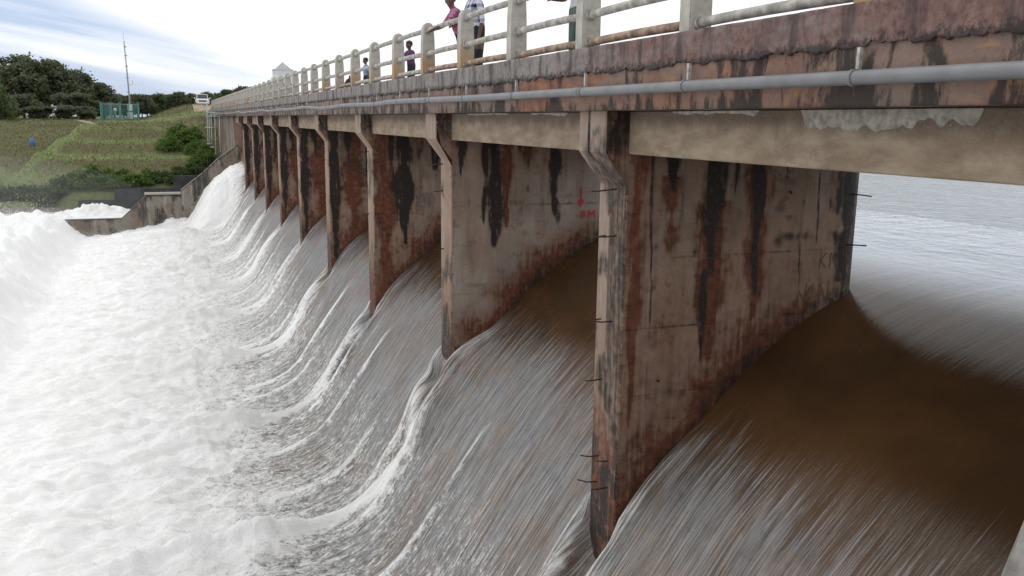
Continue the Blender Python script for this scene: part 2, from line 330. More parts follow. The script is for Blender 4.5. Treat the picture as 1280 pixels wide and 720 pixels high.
    X2 = X + nx * H; Z2 = Z + nz * H
    V = np.stack([X2, Y, Z2], -1).reshape(-1, 3)
    flow = np.stack([FS, Y, Z2], -1).reshape(-1, 3)
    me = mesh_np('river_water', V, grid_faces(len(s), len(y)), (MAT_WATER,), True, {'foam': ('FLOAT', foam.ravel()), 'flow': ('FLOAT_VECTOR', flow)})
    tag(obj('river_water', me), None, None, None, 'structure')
    return X2, Y, Z2, foam

def mat_water():
    m = M('spill_water'); fo = m.attr('foam').outputs['Fac']; fv = m.attr('flow').outputs['Vector']
    a = m.noise(m.map(fv, (0.45, 21, 0)), 1.0, 4, 0.65); b = m.noise(m.map(fv, (1.1, 62, 0)), 1.0, 3, 0.65); c = m.noise(m.map(fv, (5.0, 9.0, 0)), 1.0, 6, 0.72, 0.4); d = m.noise(m.map(fv, (0.16, 3.2, 0)), 1.0, 3, 0.5)
    e = m.noise(m.map(fv, (16, 26, 0)), 1.0, 4, 0.75)
    mpr = m.n('Mapping'); m.l(fv, mpr.inputs[0]); mpr.inputs['Rotation'].default_value = (0, 0, math.radians(-9)); f2 = m.noise(m.map(mpr.outputs[0], (0.8, 24, 0)), 1.0, 4, 0.7)
    g2 = m.noise(m.map(fv, (2.2, 11, 0)), 1.0, 6, 0.75, .6)
    x = m.xyz(fv); low = m.ramp(x[0], 4.6, 8.2)
    streak = m.math('ADD', m.math('ADD', m.math('MULTIPLY', a, 0.30), m.math('MULTIPLY', f2, .22)), m.math('ADD', m.math('MULTIPLY', b, 0.22), m.math('ADD', m.math('MULTIPLY', d, 0.10), m.math('MULTIPLY', g2, .16))))
    turb0 = m.math('ADD', m.math('MULTIPLY', c, 0.5), m.math('ADD', m.math('MULTIPLY', e, 0.34), m.math('MULTIPLY', g2, .16))); turb = m.ramp(turb0, .36, .64, .1, .9, 'LINEAR')
    nn = m.n('Mix'); nn.data_type = 'FLOAT'; m.l(low, nn.inputs[0]); m.l(streak, nn.inputs[2]); m.l(turb, nn.inputs[3]); nz = nn.outputs[0]
    mask = m.ramp(m.math('ADD', m.math('MULTIPLY', m.math('SUBTRACT', nz, 0.5), m.ramp(low, 0, 1, 3.4, 1.35)), fo), 0.30, 1.0)
    fine = m.math('ADD', m.math('MULTIPLY', b, .45), m.math('ADD', m.math('MULTIPLY', a, .32), m.math('MULTIPLY', g2, .23)))
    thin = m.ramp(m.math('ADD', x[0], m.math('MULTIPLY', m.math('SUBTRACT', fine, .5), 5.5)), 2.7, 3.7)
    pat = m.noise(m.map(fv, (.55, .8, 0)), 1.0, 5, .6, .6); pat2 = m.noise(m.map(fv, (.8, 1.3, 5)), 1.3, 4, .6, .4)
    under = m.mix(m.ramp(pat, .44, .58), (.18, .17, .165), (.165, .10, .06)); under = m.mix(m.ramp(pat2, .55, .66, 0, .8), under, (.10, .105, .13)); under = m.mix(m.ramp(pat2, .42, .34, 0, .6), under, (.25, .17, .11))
    grey = m.mix(m.ramp(fine, .40, .62, 0, 1), m.mix(.55, under, (.05, .044, .04)), m.mix(.55, under, m.mix(m.ramp(x[0], 3, 7), (.40, .395, .395), (.56, .56, .56))))  # chute greys: aerated water, with sky reflection painted into the bright streaks
    up = m.mix(m.ramp(x[0], -1.6, .5), (.15, .20, .28), m.mix(m.ramp(m.noise(m.map(fv, (.5, .35, 0)), 1.0, 4, .6, .3), .38, .62), (0.060, 0.032, 0.015), (0.098, 0.050, 0.021)))  # brown darkened below the deck, bridge shade painted into the water colour
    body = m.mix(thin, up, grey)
    den = m.noise(m.map(fv, (.20, 2.2, 0)), 1.0, 5, .6, .4); den2 = m.noise(m.map(fv, (1.2, 7.0, 0)), 1.0, 5, .7, .4)
    fcol = m.mix(m.math('MULTIPLY', m.ramp(m.math('ADD', m.math('MULTIPLY', den, .6), m.math('MULTIPLY', den2, .4)), .56, .42), m.math('MULTIPLY', m.ramp(x[0], 8, 13, .75, .55), m.ramp(x[0], 15, 17.5, 1, 0))), (.955, .955, .95), (.77, .755, .73))
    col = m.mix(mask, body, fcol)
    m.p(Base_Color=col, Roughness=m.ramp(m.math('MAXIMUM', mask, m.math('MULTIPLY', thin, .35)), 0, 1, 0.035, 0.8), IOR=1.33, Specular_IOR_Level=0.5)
    h = m.math('ADD', m.math('MULTIPLY', streak, m.math('MULTIPLY', m.math('ADD', m.ramp(x[0], 1.6, 4.2, 0.12, 1.1), m.ramp(x[0], 1.6, .4, 0.0, .3)), m.ramp(x[0], -3.5, -.8, 0.0, 1.0))), m.math('MULTIPLY', turb, m.math('MULTIPLY', m.ramp(x[0], 5, 8.5, 0.0, 1.3), m.ramp(x[0], 10.5, 15, 1.0, .2))))
    oc = m.co(); la = m.noise(m.map(oc, (1.0, 0.45, 1)), 4.0, 5, 0.6, 0.5); lb = m.noise(m.map(oc, (1, 0.5, 1)), 1.1, 4, 0.6)
    lk = m.math('MULTIPLY', m.math('ADD', la, m.math('MULTIPLY', lb, 1.5)), m.ramp(x[0], -3.2, -.3, 1.87, 0.0))
    m.bump(m.math('ADD', h, lk), 0.75, 0.035)
    return m.m
MAT_WATER = mat_water()
WX, WY, WZ, WF = build_water()

def mat_lake():
    m = M('lake_water'); c = m.co()
    a = m.noise(m.map(c, (1.0, 0.45, 1)), 4.0, 5, 0.6, 0.5); b = m.noise(m.map(c, (1, 0.5, 1)), 1.1, 4, 0.6)
    m.p(Base_Color=(0.15, 0.20, 0.28), Roughness=0.06, IOR=1.33, Specular_IOR_Level=.5)
    m.bump(m.math('ADD', a, m.math('MULTIPLY', b, 1.5)), 0.7, 0.07); return m.m
MAT_LAKE = mat_lake()
zl = float(zprof(14.0))
V = []; Fc = []
for (x0, x1, y0, y1) in ((14, 700, -300, 600), (8.35, 14, -300, 2.7), (8.35, 14, 68.05, 600)):
    i = len(V); V += [(x0, y0, zl), (x1, y0, zl), (x1, y1, zl), (x0, y1, zl)]; Fc.append((i, i + 1, i + 2, i + 3))
tag(obj('reservoir_water', mesh_np('reservoir_water', V, Fc, (MAT_LAKE,))), kind='structure')

# ================================================================== piers
def stain_shade_field(x, z, k):
    """black / iron / pale masks on the flank of pier k (x upstream, z height)"""
    rs = np.random.RandomState(100 + k)
    h = z - zprof(x)                                     # height above the water line
    D = np.zeros_like(x); G = np.zeros_like(x); P = np.zeros_like(x)
    def streak(x0, w, zt, zb, a=1.0, ch='D', wob=0.05):
        nonlocal D, G
        xc = x0 + wob * pn(z * 1.2, z * 0 + x0 * 3, 5) ; ww = w * (0.75 + 0.5 * pn(z * 1.5, z * 0 + x0 * 7, 6)) * (0.35 + 0.65 * ss(zb, zb + 0.5 * (zt - zb), z))
        v = 1.25 * np.minimum(1, 1.5 * a * (.95 + .6 * fbm(x * 9, z * 2.2, 3, 15)) * np.exp(-(np.abs(x - xc) / np.maximum(ww * 1.15, 0.008)) ** 2)) * ss(zb - 0.1, zb + 0.15, z) * ss(zt + 0.06, zt - 0.04, z)
        if ch == 'D': D = np.maximum(D, v)
        else: G = np.maximum(G, v)
    if k == 0:
        for a in ((5.41, .11, .1, -.78), (5.98, .13, .1, -1.75), (6.62, .09, .1, -2.1), (5.15, .022, .1, -2.5, .7), (7.52, .018, .1, -1.5, .9), (5.9, .05, -1.7, -2.85, .9), (6.25, .05, .1, -.9, .6), (7.0, .03, .1, -.7, .6), (7.3, .02, -.9, -2.2, .4)): streak(*a)
        for a in ((5.98, .24, -.9, -2.9, .9, 'G'), (6.62, .22, -.2, -2.5, .7, 'G'), (5.4, .25, -.6, -1.5, .5, 'G'), (4.95, .1, .1, -3.6, .8, 'G')): streak(*a)
        for (cx, cz, rx, rz, a) in ((7.2, -1.36, .35, .07, .75), (6.95, -1.42, .1, .09, .7), (5.9, -1.2, .09, .06, .8), (5.75, -1.5, .07, .05, .6)):
            D = np.maximum(D, a * np.exp(-((x - cx) / rx) ** 2 - ((z - cz) / rz) ** 2))
        P = np.maximum(P, 0.65 * np.exp(-((x - 5.5) / .28) ** 2 - ((z + 1.05) / .2) ** 2))
        D = np.maximum(D, 1.0 * ss(7.72, 7.98, x + 0.22 * pn(z * 1.7, x * 2, 3) + .12 * fbm(x * 5, z * 4, 3, 33)))
        G = np.maximum(G, .5 * ss(-1.6, -2.6, z) * (.8 + .5 * fbm(x * .9, z * 1.2, 3, 34)))
    elif k == 1:
        for a in ((5.65, .19, .1, -2.35), (5.45, .07, -.3, -1.9, .8), (6.88, .15, .1, -1.75), (6.93, .07, -1.4, -2.0, .7), (4.97, .09, .1, -1.0), (6.1, .10, .1, -.55, .6), (7.6, .12, .1, -.4, .6)): streak(*a)
        for a in ((5.9, .14, -.2, -2.0, .8, 'G'), (6.3, .2, .1, -.9, .5, 'G')): streak(*a)
        P = np.maximum(P, 0.75 * ss(-.4, -1.0, z) * ss(.1, .8, h) * (.75 + .5 * fbm(x * .8, z * .8, 3, 690)))
        for (cx, cz, rx, rz, a) in ((6.3, -1.25, .06, .1, .7), (6.0, -1.5, .35, .05, .6), (6.25, -2.1, .14, .08, .5)): D = np.maximum(D, a * np.exp(-((x - cx) / rx) ** 2 - ((z - cz) / rz) ** 2))
    elif k == 2:
        for a in ((5.6, .26, .1, -3.2), (6.45, .2, .1, -1.3), (5.3, .1, .1, -1.5, .7), (7.2, .15, .1, -1.5)): streak(*a)
        for a in ((5.1, .3, .1, -4.2, .9, 'G'), (6.0, .12, .1, -1.0, .7, 'G')): streak(*a)
        P = np.maximum(P, 0.45 * ss(5.8, 6.1, x) * ss(-.5, -1.0, z))
    else:
        for a in ((4.98, .20, .1, -4.5), (5.35 + .2 * rs.rand(), .12, .1, -1.2 - rs.rand()), (6.1 + .3 * rs.rand(), .2, .1, -2 - rs.rand()), (6.9 + .3 * rs.rand(), .16, .1, -1 - rs.rand())): streak(*a)
        for a in ((5.6, .35, .0, -4.2, .9, 'G'), (6.5, .3, .1, -3, .7, 'G')): streak(*a)
        P = np.maximum(P, 0.4 * ss(6.3, 7.0, x) * ss(-.4, -1.2, z))
    # iron-red band above the water, wet dark edge along it
    nzz = fbm(x * 1.2, z * 1.2, 4, 8)
    G = np.maximum(G, ss(1.5, 0.2, h + 0.55 * nzz) * 0.80 * ss(8.2, 6.6, x)); G = np.maximum(G, 1.1 * ss(.62, .25, h + .12 * nzz) * ss(8.3, 7.0, x))
    D = np.maximum(D, ss(0.42, 0.02, h + 0.16 * nzz) * 0.60)
    D = np.maximum(D, 0.45 * ss(0.55, 0.25, np.abs(h - 0.95) * 1.6 + 0.5 * np.abs(nzz)) * ss(7.6, 6.4, x) * 0.6)
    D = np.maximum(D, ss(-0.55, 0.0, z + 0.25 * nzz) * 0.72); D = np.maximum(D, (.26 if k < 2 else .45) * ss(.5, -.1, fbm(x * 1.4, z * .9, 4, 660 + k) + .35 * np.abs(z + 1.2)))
    wsh = fbm(x * 16, z * .5, 3, 670 + k); D = np.maximum(D, .34 * ss(.25, .8, wsh) * ss(-2.6, -.2, z)); P = np.maximum(P, .5 * ss(.3, .8, fbm(x * 11, z * .45, 3, 680 + k)) * ss(.6, 1.3, h))                       # above: deck shade painted as a dark band on the pier tops
    cur = fbm(x * 5.5, z * .32 + k, 4, 610); D = np.maximum(D, .42 * ss(.12, .75, cur) * ss(-3.2, .2, z + .8 * nzz)); G = np.maximum(G, .38 * ss(-.05, .6, fbm(x * 3.2, z * .4, 4, 620 + k)))
    P = np.maximum(P, .40 * ss(.15, .6, fbm(x * 2.2, z * 1.4, 4, 640 + k)) * ss(.5, 1.4, h))
    D = np.maximum(D, .42 * ss(.3, .8, fbm(x * 2.2, z * 5.5, 5, 650 + k, .65)))
    # formwork joints
    for zz in (-0.72, -1.55, -2.38, -3.2, -4.0): D = np.maximum(D, (.5 + .3 * pn(x * 2, z * 0 + zz, 71)) * np.exp(-((z - zz) / 0.014) ** 2))
    for xx in (5.16, 5.95, 6.75, 7.53): D = np.maximum(D, (.36 + .3 * pn(x * 0 + xx, z * 1.5, 72)) * np.exp(-((x - xx) / 0.012) ** 2))
    D = np.maximum(D, 0.30 * ss(0.35, 0.75, fbm(x * 0.9, z * 0.55, 5, 200 + k)))
    G = np.maximum(G, 0.55 * ss(0.1, 0.7, fbm(x * 0.5, z * 0.4, 3, 300 + k)))
    return D, G, P

def build_pier(k):
    yf = ykf(k); yn = yf - PW; XL = 4.795
    step = 0.022 if k <= 0 else (0.035 if k == 1 else (0.05 if k < 4 else 0.09))
    zt, zbm = ZS - 0.004, -6.6
    zb = [zt, -0.33, -0.71]; zz = [zt]
    for a, b in ((zt, -0.33), (-0.33, -0.71), (-0.71, -5.6)):
        n = max(2, int((a - b) / step)); zz += list(np.linspace(a, b, n + 1)[1:])
    zz += [-6.6]; zz = np.array(zz)
    xn = np.interp(-zz, [-zt, 0.33, 0.71, 7], [4.5, 4.5, XL, XL])
    nc = int(3.5 / step); t = np.linspace(0, 1, nc); nr = len(zz)
    ch = 0.018                                           # arris
    V = []; A = []; Fs = []
    def strip(P, stain):
        """P: (nr, n, 3) grid"""
        off = sum(len(v) for v in V); V.append(P.reshape(-1, 3)); A.append(stain.reshape(-1, 4)); Fs.append(grid_faces(P.shape[0], P.shape[1], off))
    zg = np.repeat(zz[:, None], nc, 1); xg = xn[:, None] + ch + (8.0 - xn[:, None] - ch) * t[None, :]
    D, G, Pq = stain_shade_field(xg, zg, k)
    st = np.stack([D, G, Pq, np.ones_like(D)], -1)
    rel = 0.006 * fbm(xg * 2.5, zg * 2.5, 4, 400 + k) - 0.006 * (np.exp(-((zg + 1.55) / .01) ** 2) + np.exp(-((zg + 2.38) / .01) ** 2))
    P = np.stack([xg, yn - rel, zg], -1); strip(P, st)
    # upstream end, half round, dark growth
    na = 11; th = np.linspace(0, math.pi, na); rr = PW / 2
    xb = 8.0 + 0.33 * np.sin(th); yb = (yn + rr) - rr * np.cos(th)
    P = np.stack([np.repeat(xb[None], nr, 0), np.repeat(yb[None], nr, 0), np.repeat(zz[:, None], na, 1)], -1)
    xa = np.repeat(xb[None], nr, 0); za = np.repeat(zz[:, None], na, 1)
    D, G, Pq = stain_shade_field(xa, za, k); D = np.maximum(D, .85); strip(P, np.stack([D, G, Pq, np.ones_like(D)], -1))
    # far flank
    t2 = np.linspace(1, 0, 40); xg = xn[:, None] + ch + (8.0 - xn[:, None] - ch) * t2[None, :]; zg = np.repeat(zz[:, None], 40, 1)
    D, G, Pq = stain_shade_field(xg, zg, k + 20); strip(np.stack([xg, np.full_like(xg, yf), zg], -1), np.stack([D, G, Pq, np.ones_like(D)], -1))
    # nose: far 38 % pale, a joint, near part grey
    u = np.array([0, .03, .12, .22, .32, .38, .405, .43, .48, .58, .68, .78, .88, .97, 1.0]); nu = len(u)
    yb = yf - PW * u; xo = np.where((u < 0.02) | (u > 0.98), ch, 0.0)
    jnt = 0.05 * np.exp(-((u - .405) / .012) ** 2) if k == 0 else 0 * u
    zgn = np.repeat(zz[:, None], nu, 1); un = np.repeat(u[None], nr, 0)
    upper = ss(-0.5, -0.3, zgn)
    xgn = xn[:, None] + xo[None, :] + jnt[None, :] * upper
    nz1 = fbm(un * 1.2 + k, zgn * 1.3, 4, 500 + k); hh = zgn + 5.0
    D = np.clip(0.10 + 0.55 * ss(.05, .5, nz1) + 0.65 * ss(2.6, .6, hh) * ss(-.35, .2, nz1), 0, .85)
    D = np.maximum(np.maximum(D, .66 * ss(.40, .44, un) * (1 - upper) * ss(.0, 2.4, hh)), 0.9 * np.exp(-((un - .405) / .05) ** 2) * upper) if k == 0 else D
    G = np.clip(ss(2.2, .3, hh + .8 * nz1) * .9, 0, 1)
    Pq = np.clip(0.75 - 0.5 * ss(.35, .45, un) * (1 - upper) - 0.9 * ss(3.0, 1.2, hh), 0, 1) * (0.62 if k < 3 else 0.5)
    strip(np.stack([xgn, np.repeat(yb[None], nr, 0), zgn], -1), np.stack([D, G, Pq, np.ones_like(D)], -1))
    off = sum(len(v) for v in V)
    V = np.concatenate(V); A = np.concatenate(A); Fq = np.concatenate(Fs)
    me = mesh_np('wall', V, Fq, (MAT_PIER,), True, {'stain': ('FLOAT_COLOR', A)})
    bm = bmesh.new(); bm.from_mesh(me); bmesh.ops.remove_doubles(bm, verts=bm.verts, dist=0.0005)
    # weld the arrises: bridge the small gaps between flank and nose
    bmesh.ops.holes_fill(bm, edges=[e for e in bm.edges if e.is_boundary], sides=0)
    bmesh.ops.recalc_face_normals(bm, faces=bm.faces)
    for e in bm.edges:
        if len(e.link_faces) == 2 and e.calc_face_angle(0) > 0.6: e.smooth = False
    bm.to_mesh(me); bm.free()
    root = empty('spillway_pier', (6.4, yn + PW / 2, -6.6))
    child(obj('wall', me), root)
    return root, yn, yf
ORD = ['nearest', 'second', 'third', 'fourth', 'fifth', 'sixth', 'seventh', 'eighth', 'ninth']
PIER_LAB = {0: 'nearest stained concrete spillway pier with black streaks and pale grey nose', 1: 'second spillway pier, pale flank with red painted arrow and letters'}
piers = []
for k in range(9):
    root, yn, yf = build_pier(k); piers.append((root, yn, yf))
    tag(root, PIER_LAB.get(k, ORD[k] + ' rust-stained concrete spillway pier counted from the camera' + (', water shooting past its far side' if k == 8 else '')), 'pier', 'spillway piers under the bridge')
    if k < 5:
        rr = random.Random(k)
        zs = [(-0.78, 2), (-1.32, 2), (-2.35, 2), (-3.1, 1), (-4.1, 2), (-4.45, 2)] if k == 0 else [(-0.8, 1), (-1.3, 1), (-2.4, 1)]
        for z, n in zs:
            for q in range(n):
                yy = yf - 0.12 - 0.28 * q - .1 * rr.random(); b = MB(); ln = .10 + .10 * rr.random(); a = rr.uniform(-.5, .5)
                b.tube([(4.80, yy, z + .03 * q), (4.80 - ln * .6, yy + .04 * a + .04, z + .03 * q - .015), (4.80 - ln, yy + .18 * a + .10, z + .03 * q - .02)], .009 if k == 0 else .012, 6)
                child(b.build('rebar', MAT_REBAR), root)
b = MB(); y0 = piers[0][1]
for (x, z, dx, dz) in ((7.12, -.83, -.13, .04), (8.0, -.85, .28, -.03), (8.0, -1.5, .27, -.01), (5.35, -3.05, -.1, .05), (7.1, -2.35, .1, .03)):
    c = MB(); c.tube([(x, y0 + .02, z), (x + dx * .5, y0 - .05, z + dz * .4), (x + dx, y0 - .09, z + dz)], .010, 6); child(c.build('rebar', MAT_REBAR), piers[0][0])
# red benchmark sign on the second pier and the scratched letters
MAT_RED = simple('red_paint', (0.42, 0.03, 0.05), 0.7, 0, .25, 25)
MAT_SCR = simple('scratch_dark', (0.10, 0.075, 0.06), 0.9)
def text_mesh(body, size, mat, loc, name, root, ext=0.002, scratch=False):
    cu = bpy.data.curves.new(name, 'FONT'); cu.body = body; cu.size = size; cu.extrude = ext; cu.offset = 0.0015
    to = bpy.data.objects.new('tmp', cu); COL.objects.link(to); to.rotation_euler = (math.pi / 2, 0, 0); to.location = loc
    bpy.context.view_layer.update(); dg = bpy.context.evaluated_depsgraph_get()
    me = bpy.data.meshes.new_from_object(to.evaluated_get(dg)); me.transform(to.matrix_world); bpy.data.objects.remove(to); me.materials.clear(); me.materials.append(mat)
    return child(obj(name, me), root)
yn1 = piers[1][1] - 0.010
o = text_mesh('B', 0.21, MAT_RED, (7.43, yn1, -1.84), 'painted_letter', piers[1][0])
b = MB(); b.prism([(7.60, -1.84), (7.63, -1.84), (7.63, -1.755), (7.675, -1.80), (7.72, -1.755), (7.72, -1.84), (7.75, -1.84), (7.75, -1.69), (7.725, -1.69), (7.675, -1.75), (7.625, -1.69), (7.60, -1.69)], 'y', yn1, yn1 + .004); child(b.build('painted_letter', MAT_RED), piers[1][0])
b = MB(); b.prism([(7.425, -1.24), (7.455, -1.24), (7.455, -1.50), (7.50, -1.47), (7.50, -1.51), (7.44, -1.63), (7.38, -1.51), (7.38, -1.47), (7.425, -1.50)], 'y', yn1, yn1 + .004)
child(b.build('painted_arrow', MAT_RED), piers[1][0])
yn0 = piers[0][1] - 0.006
def scratch(strokes, x0, z0, sc):
    b = MB()
    for (xa, za, xb, zb) in strokes:
        d = Vector((xb - xa, 0, zb - za)); n_ = Vector((-d.z, 0, d.x)).normalized() * .0042; A = Vector((x0 + xa * sc, 0, z0 + za * sc)); B = Vector((x0 + xb * sc, 0, z0 + zb * sc)); C_ = (A + B) / 2 + n_ * .4
        b.prism([(p.x, p.z) for p in (A - n_ * .3, C_ - n_, B - n_ * .4, B + n_ * .3, C_ + n_ * .7, A + n_ * .5)], 'y', yn0, yn0 + .004)
    child(b.build('scratched_letters', MAT_SCR), piers[0][0])
KN_ = [(0, 0, .05, 1), (.06, .5, .45, 1.0), (.08, .5, .5, .02), (.75, 0, .75, .95), (.75, .95, 1.2, .05), (1.2, 0, 1.22, 1)]
scratch(KN_, 7.62, -1.80, .22); scratch([(.1, 0, .2, .7), (.2, .65, .5, .1)] + [(a + .5, b_, c_ + .5, d_) for a, b_, c_, d_ in KN_], 7.27, -2.26, .30)

# ================================================================== bridge deck, girders
YA, YZ = -4.0, 100.0
bridge = tag(empty('road_bridge', (6.5, 30, 0.3)), 'long concrete road bridge deck over the spillway with stained edge', 'bridge')
def edge_strip(x, z0, z1, y0, y1, dy, nz, amp, seed, ragged=0.0, back=0.25):
    """a rough vertical face with its top and soffit returned inwards"""
    ys = np.arange(y0, y1 + dy, dy) if not hasattr(dy, '__len__') else dy
    zz = np.linspace(z1, z0, nz); Yg, Zg = np.meshgrid(ys, zz, indexing='xy')
    Xg = x - amp * np.clip(fbm(Yg * 1.6, Zg * 3, 4, seed), -1, 1) - 0.4 * amp * fbm(Yg * 9, Zg * 9, 3, seed + 5)
    if ragged:
        lim = z0 + ragged * (0.5 + 0.9 * fbm(Yg * 2.1, Yg * 0 + 2, 6, seed + 9, .75)); Zg = np.where(Zg < lim, lim, Zg); Zg = np.minimum(Zg, z1)
    rows = [np.stack([Xg + 0 * Yg, Yg, Zg], -1)]
    top = np.stack([np.full((1, len(ys)), x + back), ys[None], np.full((1, len(ys)), z1)], -1)
    bot = np.stack([np.full((1, len(ys)), x + back), ys[None], np.full((1, len(ys)), z0) if not ragged else Zg[-1:]], -1)
    G = np.concatenate([top, rows[0], bot]); return mesh_np('strip', G.reshape(-1, 3), grid_faces(G.shape[0], G.shape[1]), (), False)
ysd = np.concatenate([np.arange(YA, 14, .025), np.arange(14, 30, .05), np.arange(30, YZ, .15)])
child(obj('slab_edge', edge_strip(XE, ZS, ZK + .05, 0, 0, ysd, 16, .010, 3), None, MAT_FASCIA), bridge)
child(obj('kerb', edge_strip(XE - .028, ZK - .03, ZB, 0, 0, ysd, 14, .016, 7, .045), None, MAT_PLASTER), bridge)
b = MB(); b.box(XE + .03, XU, YA, YZ, ZS + .002, ZK); child(b.build('deck_slab', MAT_GIRDER), bridge)
b = MB(); b.box(XE + .05, XE + .34, YA, YZ, ZK + .002, ZB - .003); child(b.build('kerb_core', MAT_PLASTER), bridge)
b = MB(); b.box(XU - .34, XU - .002, YA, YZ, ZK + .002, ZB); child(b.build('kerb', MAT_PLASTER), bridge)
# girders: one set per bay
for k in range(-2, 12):
    y0 = ykf(k) + .004; y1 = ykf(k + 1) - PW - .004
    if k < -1: y0 = YA
    for i, gx in enumerate((4.80, 6.35, 7.95)):
        b = MB(); b.box(gx, gx + .34, y0, y1, -.345, ZS - .001); bmesh.ops.bevel(b.bm, geom=list(b.bm.edges), offset=.012, segments=1, affect='EDGES')
        child(b.build('girder', MAT_GIRDER), bridge)
# lime patches, thin flakes of old render on the nearest girder
def flake(y0, y1, zt, depth, seed, amp):
    n = 60; ys = np.linspace(y0, y1, n); zl = zt - depth * np.clip(0.6 + amp * .7 * fbm(ys * 1.5, ys * 0, 6, seed, .62), .12, 1.3) * np.minimum(1, np.minimum((ys - y0), (y1 - ys)) / .06 + .1)
    V = []; Fq = []
    for i in range(n): V += [(4.792, ys[i], zt), (4.792, ys[i], zl[i]), (4.802, ys[i], zl[i])]
    for i in range(n - 1): Fq += [(3 * i, 3 * i + 1, 3 * i + 4, 3 * i + 3), (3 * i + 1, 3 * i + 2, 3 * i + 5, 3 * i + 4)]
    return child(obj('render_flake', mesh_np('render_flake', V, Fq, (MAT_PATCH,))), bridge)
flake(4.05, 5.75, .118, .21, 4, .9); flake(6.3, 7.7, .12, .045, 5, .9); flake(10.2, 11.4, .12, .05, 6, .9); flake(12.3, 14.2, .12, .035, 8, .9)

# railing
def mat_post():
    m = M('post_concrete'); c = m.co('Object'); info = m.n('ObjectInfo'); x = m.xyz(c); rv = info.outputs['Random']
    v = m.noise(c, 7, 6, 0.65); v2 = m.noise(m.map(c, (8, 8, 1.2)), 1.5, 4)
    col = m.mix(m.ramp(v, .3, .7), (0.36, 0.335, 0.30), (0.52, 0.495, 0.45))
    yel = m.math('MULTIPLY', m.ramp(m.math('ADD', x[2], m.math('MULTIPLY', m.math('SUBTRACT', v2, .5), .6)), .55, .1), m.ramp(rv, .35, .8))
    col = m.mix(m.math('MULTIPLY', yel, .85), col, (0.40, 0.24, 0.10)); col = m.mix(m.ramp(v, .58, .8, 0, .6), col, (0.15, 0.13, 0.11))
    m.p(Base_Color=col, Roughness=.85); m.bump(m.noise(c, 40, 4), .3, .008); return m.m
MAT_POST = mat_post()
MAT_RAIL = simple('rail_concrete', (0.40, 0.38, 0.345), 0.8, 0, 0.35, 9, 0.35)
MAT_RAILR = simple('rail_rusty', (0.33, 0.235, 0.17), 0.8, 0, 0.45, 9, 0.35)
PSP = PITCH / 3; JP = range(-4, 41)
railing = tag(empty('parapet_railing', (XE + .12, 40, ZB)), 'pale concrete bridge railing of round-topped posts and three pipe rails', 'railing')
# one post: tapered flank with a round head, arrises eased
prof = [(-.115, -.02), (.115, -.02), (.115, .35), (.108, .62), (.098, .80)] + [(.098 * math.cos(a), .80 + .125 * math.sin(a)) for a in np.linspace(.35, math.pi - .35, 7)] + [(-.098, .80), (-.108, .62), (-.115, .35)]
b = MB(); b.prism(prof, 'y', -.095, .095); bmesh.ops.recalc_face_normals(b.bm, faces=b.bm.faces)
bmesh.ops.bevel(b.bm, geom=[e for e in b.bm.edges if e.is_manifold and e.calc_face_angle(0) > .5], offset=.012, segments=2, affect='EDGES')
pm = b.mesh('post'); pm.materials.append(MAT_POST)
RZ = (.075, .375, .785)
c = MB(); c.tube([(0, -.13, 0), (0, -.09, 0)], .062, 12); cm = c.mesh('rail_collar'); cm.materials.append(MAT_RAIL)
rm = {}
for mm in (MAT_RAIL, MAT_RAILR):
    c = MB(); c.tube([(0, t * (PSP - .16) , .010 * math.sin(t * math.pi)) for t in (0, .25, .5, .75, 1)], .044, 12); me = c.mesh('rail'); me.materials.append(mm); rm[mm] = me
XP = XE + .115
for j in JP:
    yc = 9.203 - .095 + PSP * j
    if yc < -3 or yc > 96: continue
    o = obj('post', pm); o.location = (XP, yc, ZB - .004); child(o, railing); o.rotation_euler = (0, 0, rnd.uniform(-.03, .03)); 
    for q, rz in enumerate(RZ):
        o = obj('rail', rm[MAT_RAILR if (q == 0 and rnd.random() < (.9 if j < 3 else .3)) else MAT_RAIL]); o.location = (XP - .02, yc + .08, ZB + rz); child(o, railing)
        o.rotation_euler = (rnd.uniform(-.006, .006), 0, rnd.uniform(-.004, .004))
        if j < 14: o = obj('rail_collar', cm); o.location = (XP - .02, yc, ZB + rz); child(o, railing)

# grey service pipe along the slab edge
MAT_PVC = simple('grey_pipe', (0.20, 0.205, 0.215), 0.5, 0, 0.12, 4)
MAT_STRAP = simple('strap_steel', (0.45, 0.43, 0.40), 0.6, 0.2, .3, 20)
pipe = tag(empty('service_pipe', (4.3, 30, .33)), 'grey plastic pipe strapped along the stained edge of the bridge', 'pipe')
def pz(y): return 0.30 + 0.045 * min(1, max(0, (y - 3) / 7)) + 0.016 * math.sin(y * .45) * min(1, y / 15) + (0.02 * math.sin(y * .9) if y > 18 else 0) + max(0, (y - 45)) * -0.0012
ys = np.concatenate([np.arange(-3, 20, .5), np.arange(20, 92, 1.0)])
b = MB(); b.tube([(4.315, y, pz(y)) for y in ys], .050, 14); child(b.build('pipe_run', MAT_PVC), pipe)
for y in np.arange(-1.5, 80, 2.06):
    b = MB(); b.tube([(4.315, y - .018, pz(y)), (4.315, y + .018, pz(y))], .058, 14); child(b.build('clamp', MAT_PVC), pipe)
    b = MB(); b.box(4.335, 4.362, y - .014, y + .014, pz(y) + .045, pz(y) + .20); child(b.build('strap', MAT_STRAP), pipe)
for y in (3.05, 8.9, 14.8, 20.6, 26.5, 32.4, 38.3):
    b = MB(); b.tube([(4.315, y - .07, pz(y)), (4.315, y + .07, pz(y))], .055, 14); child(b.build('coupling', MAT_PVC), pipe)

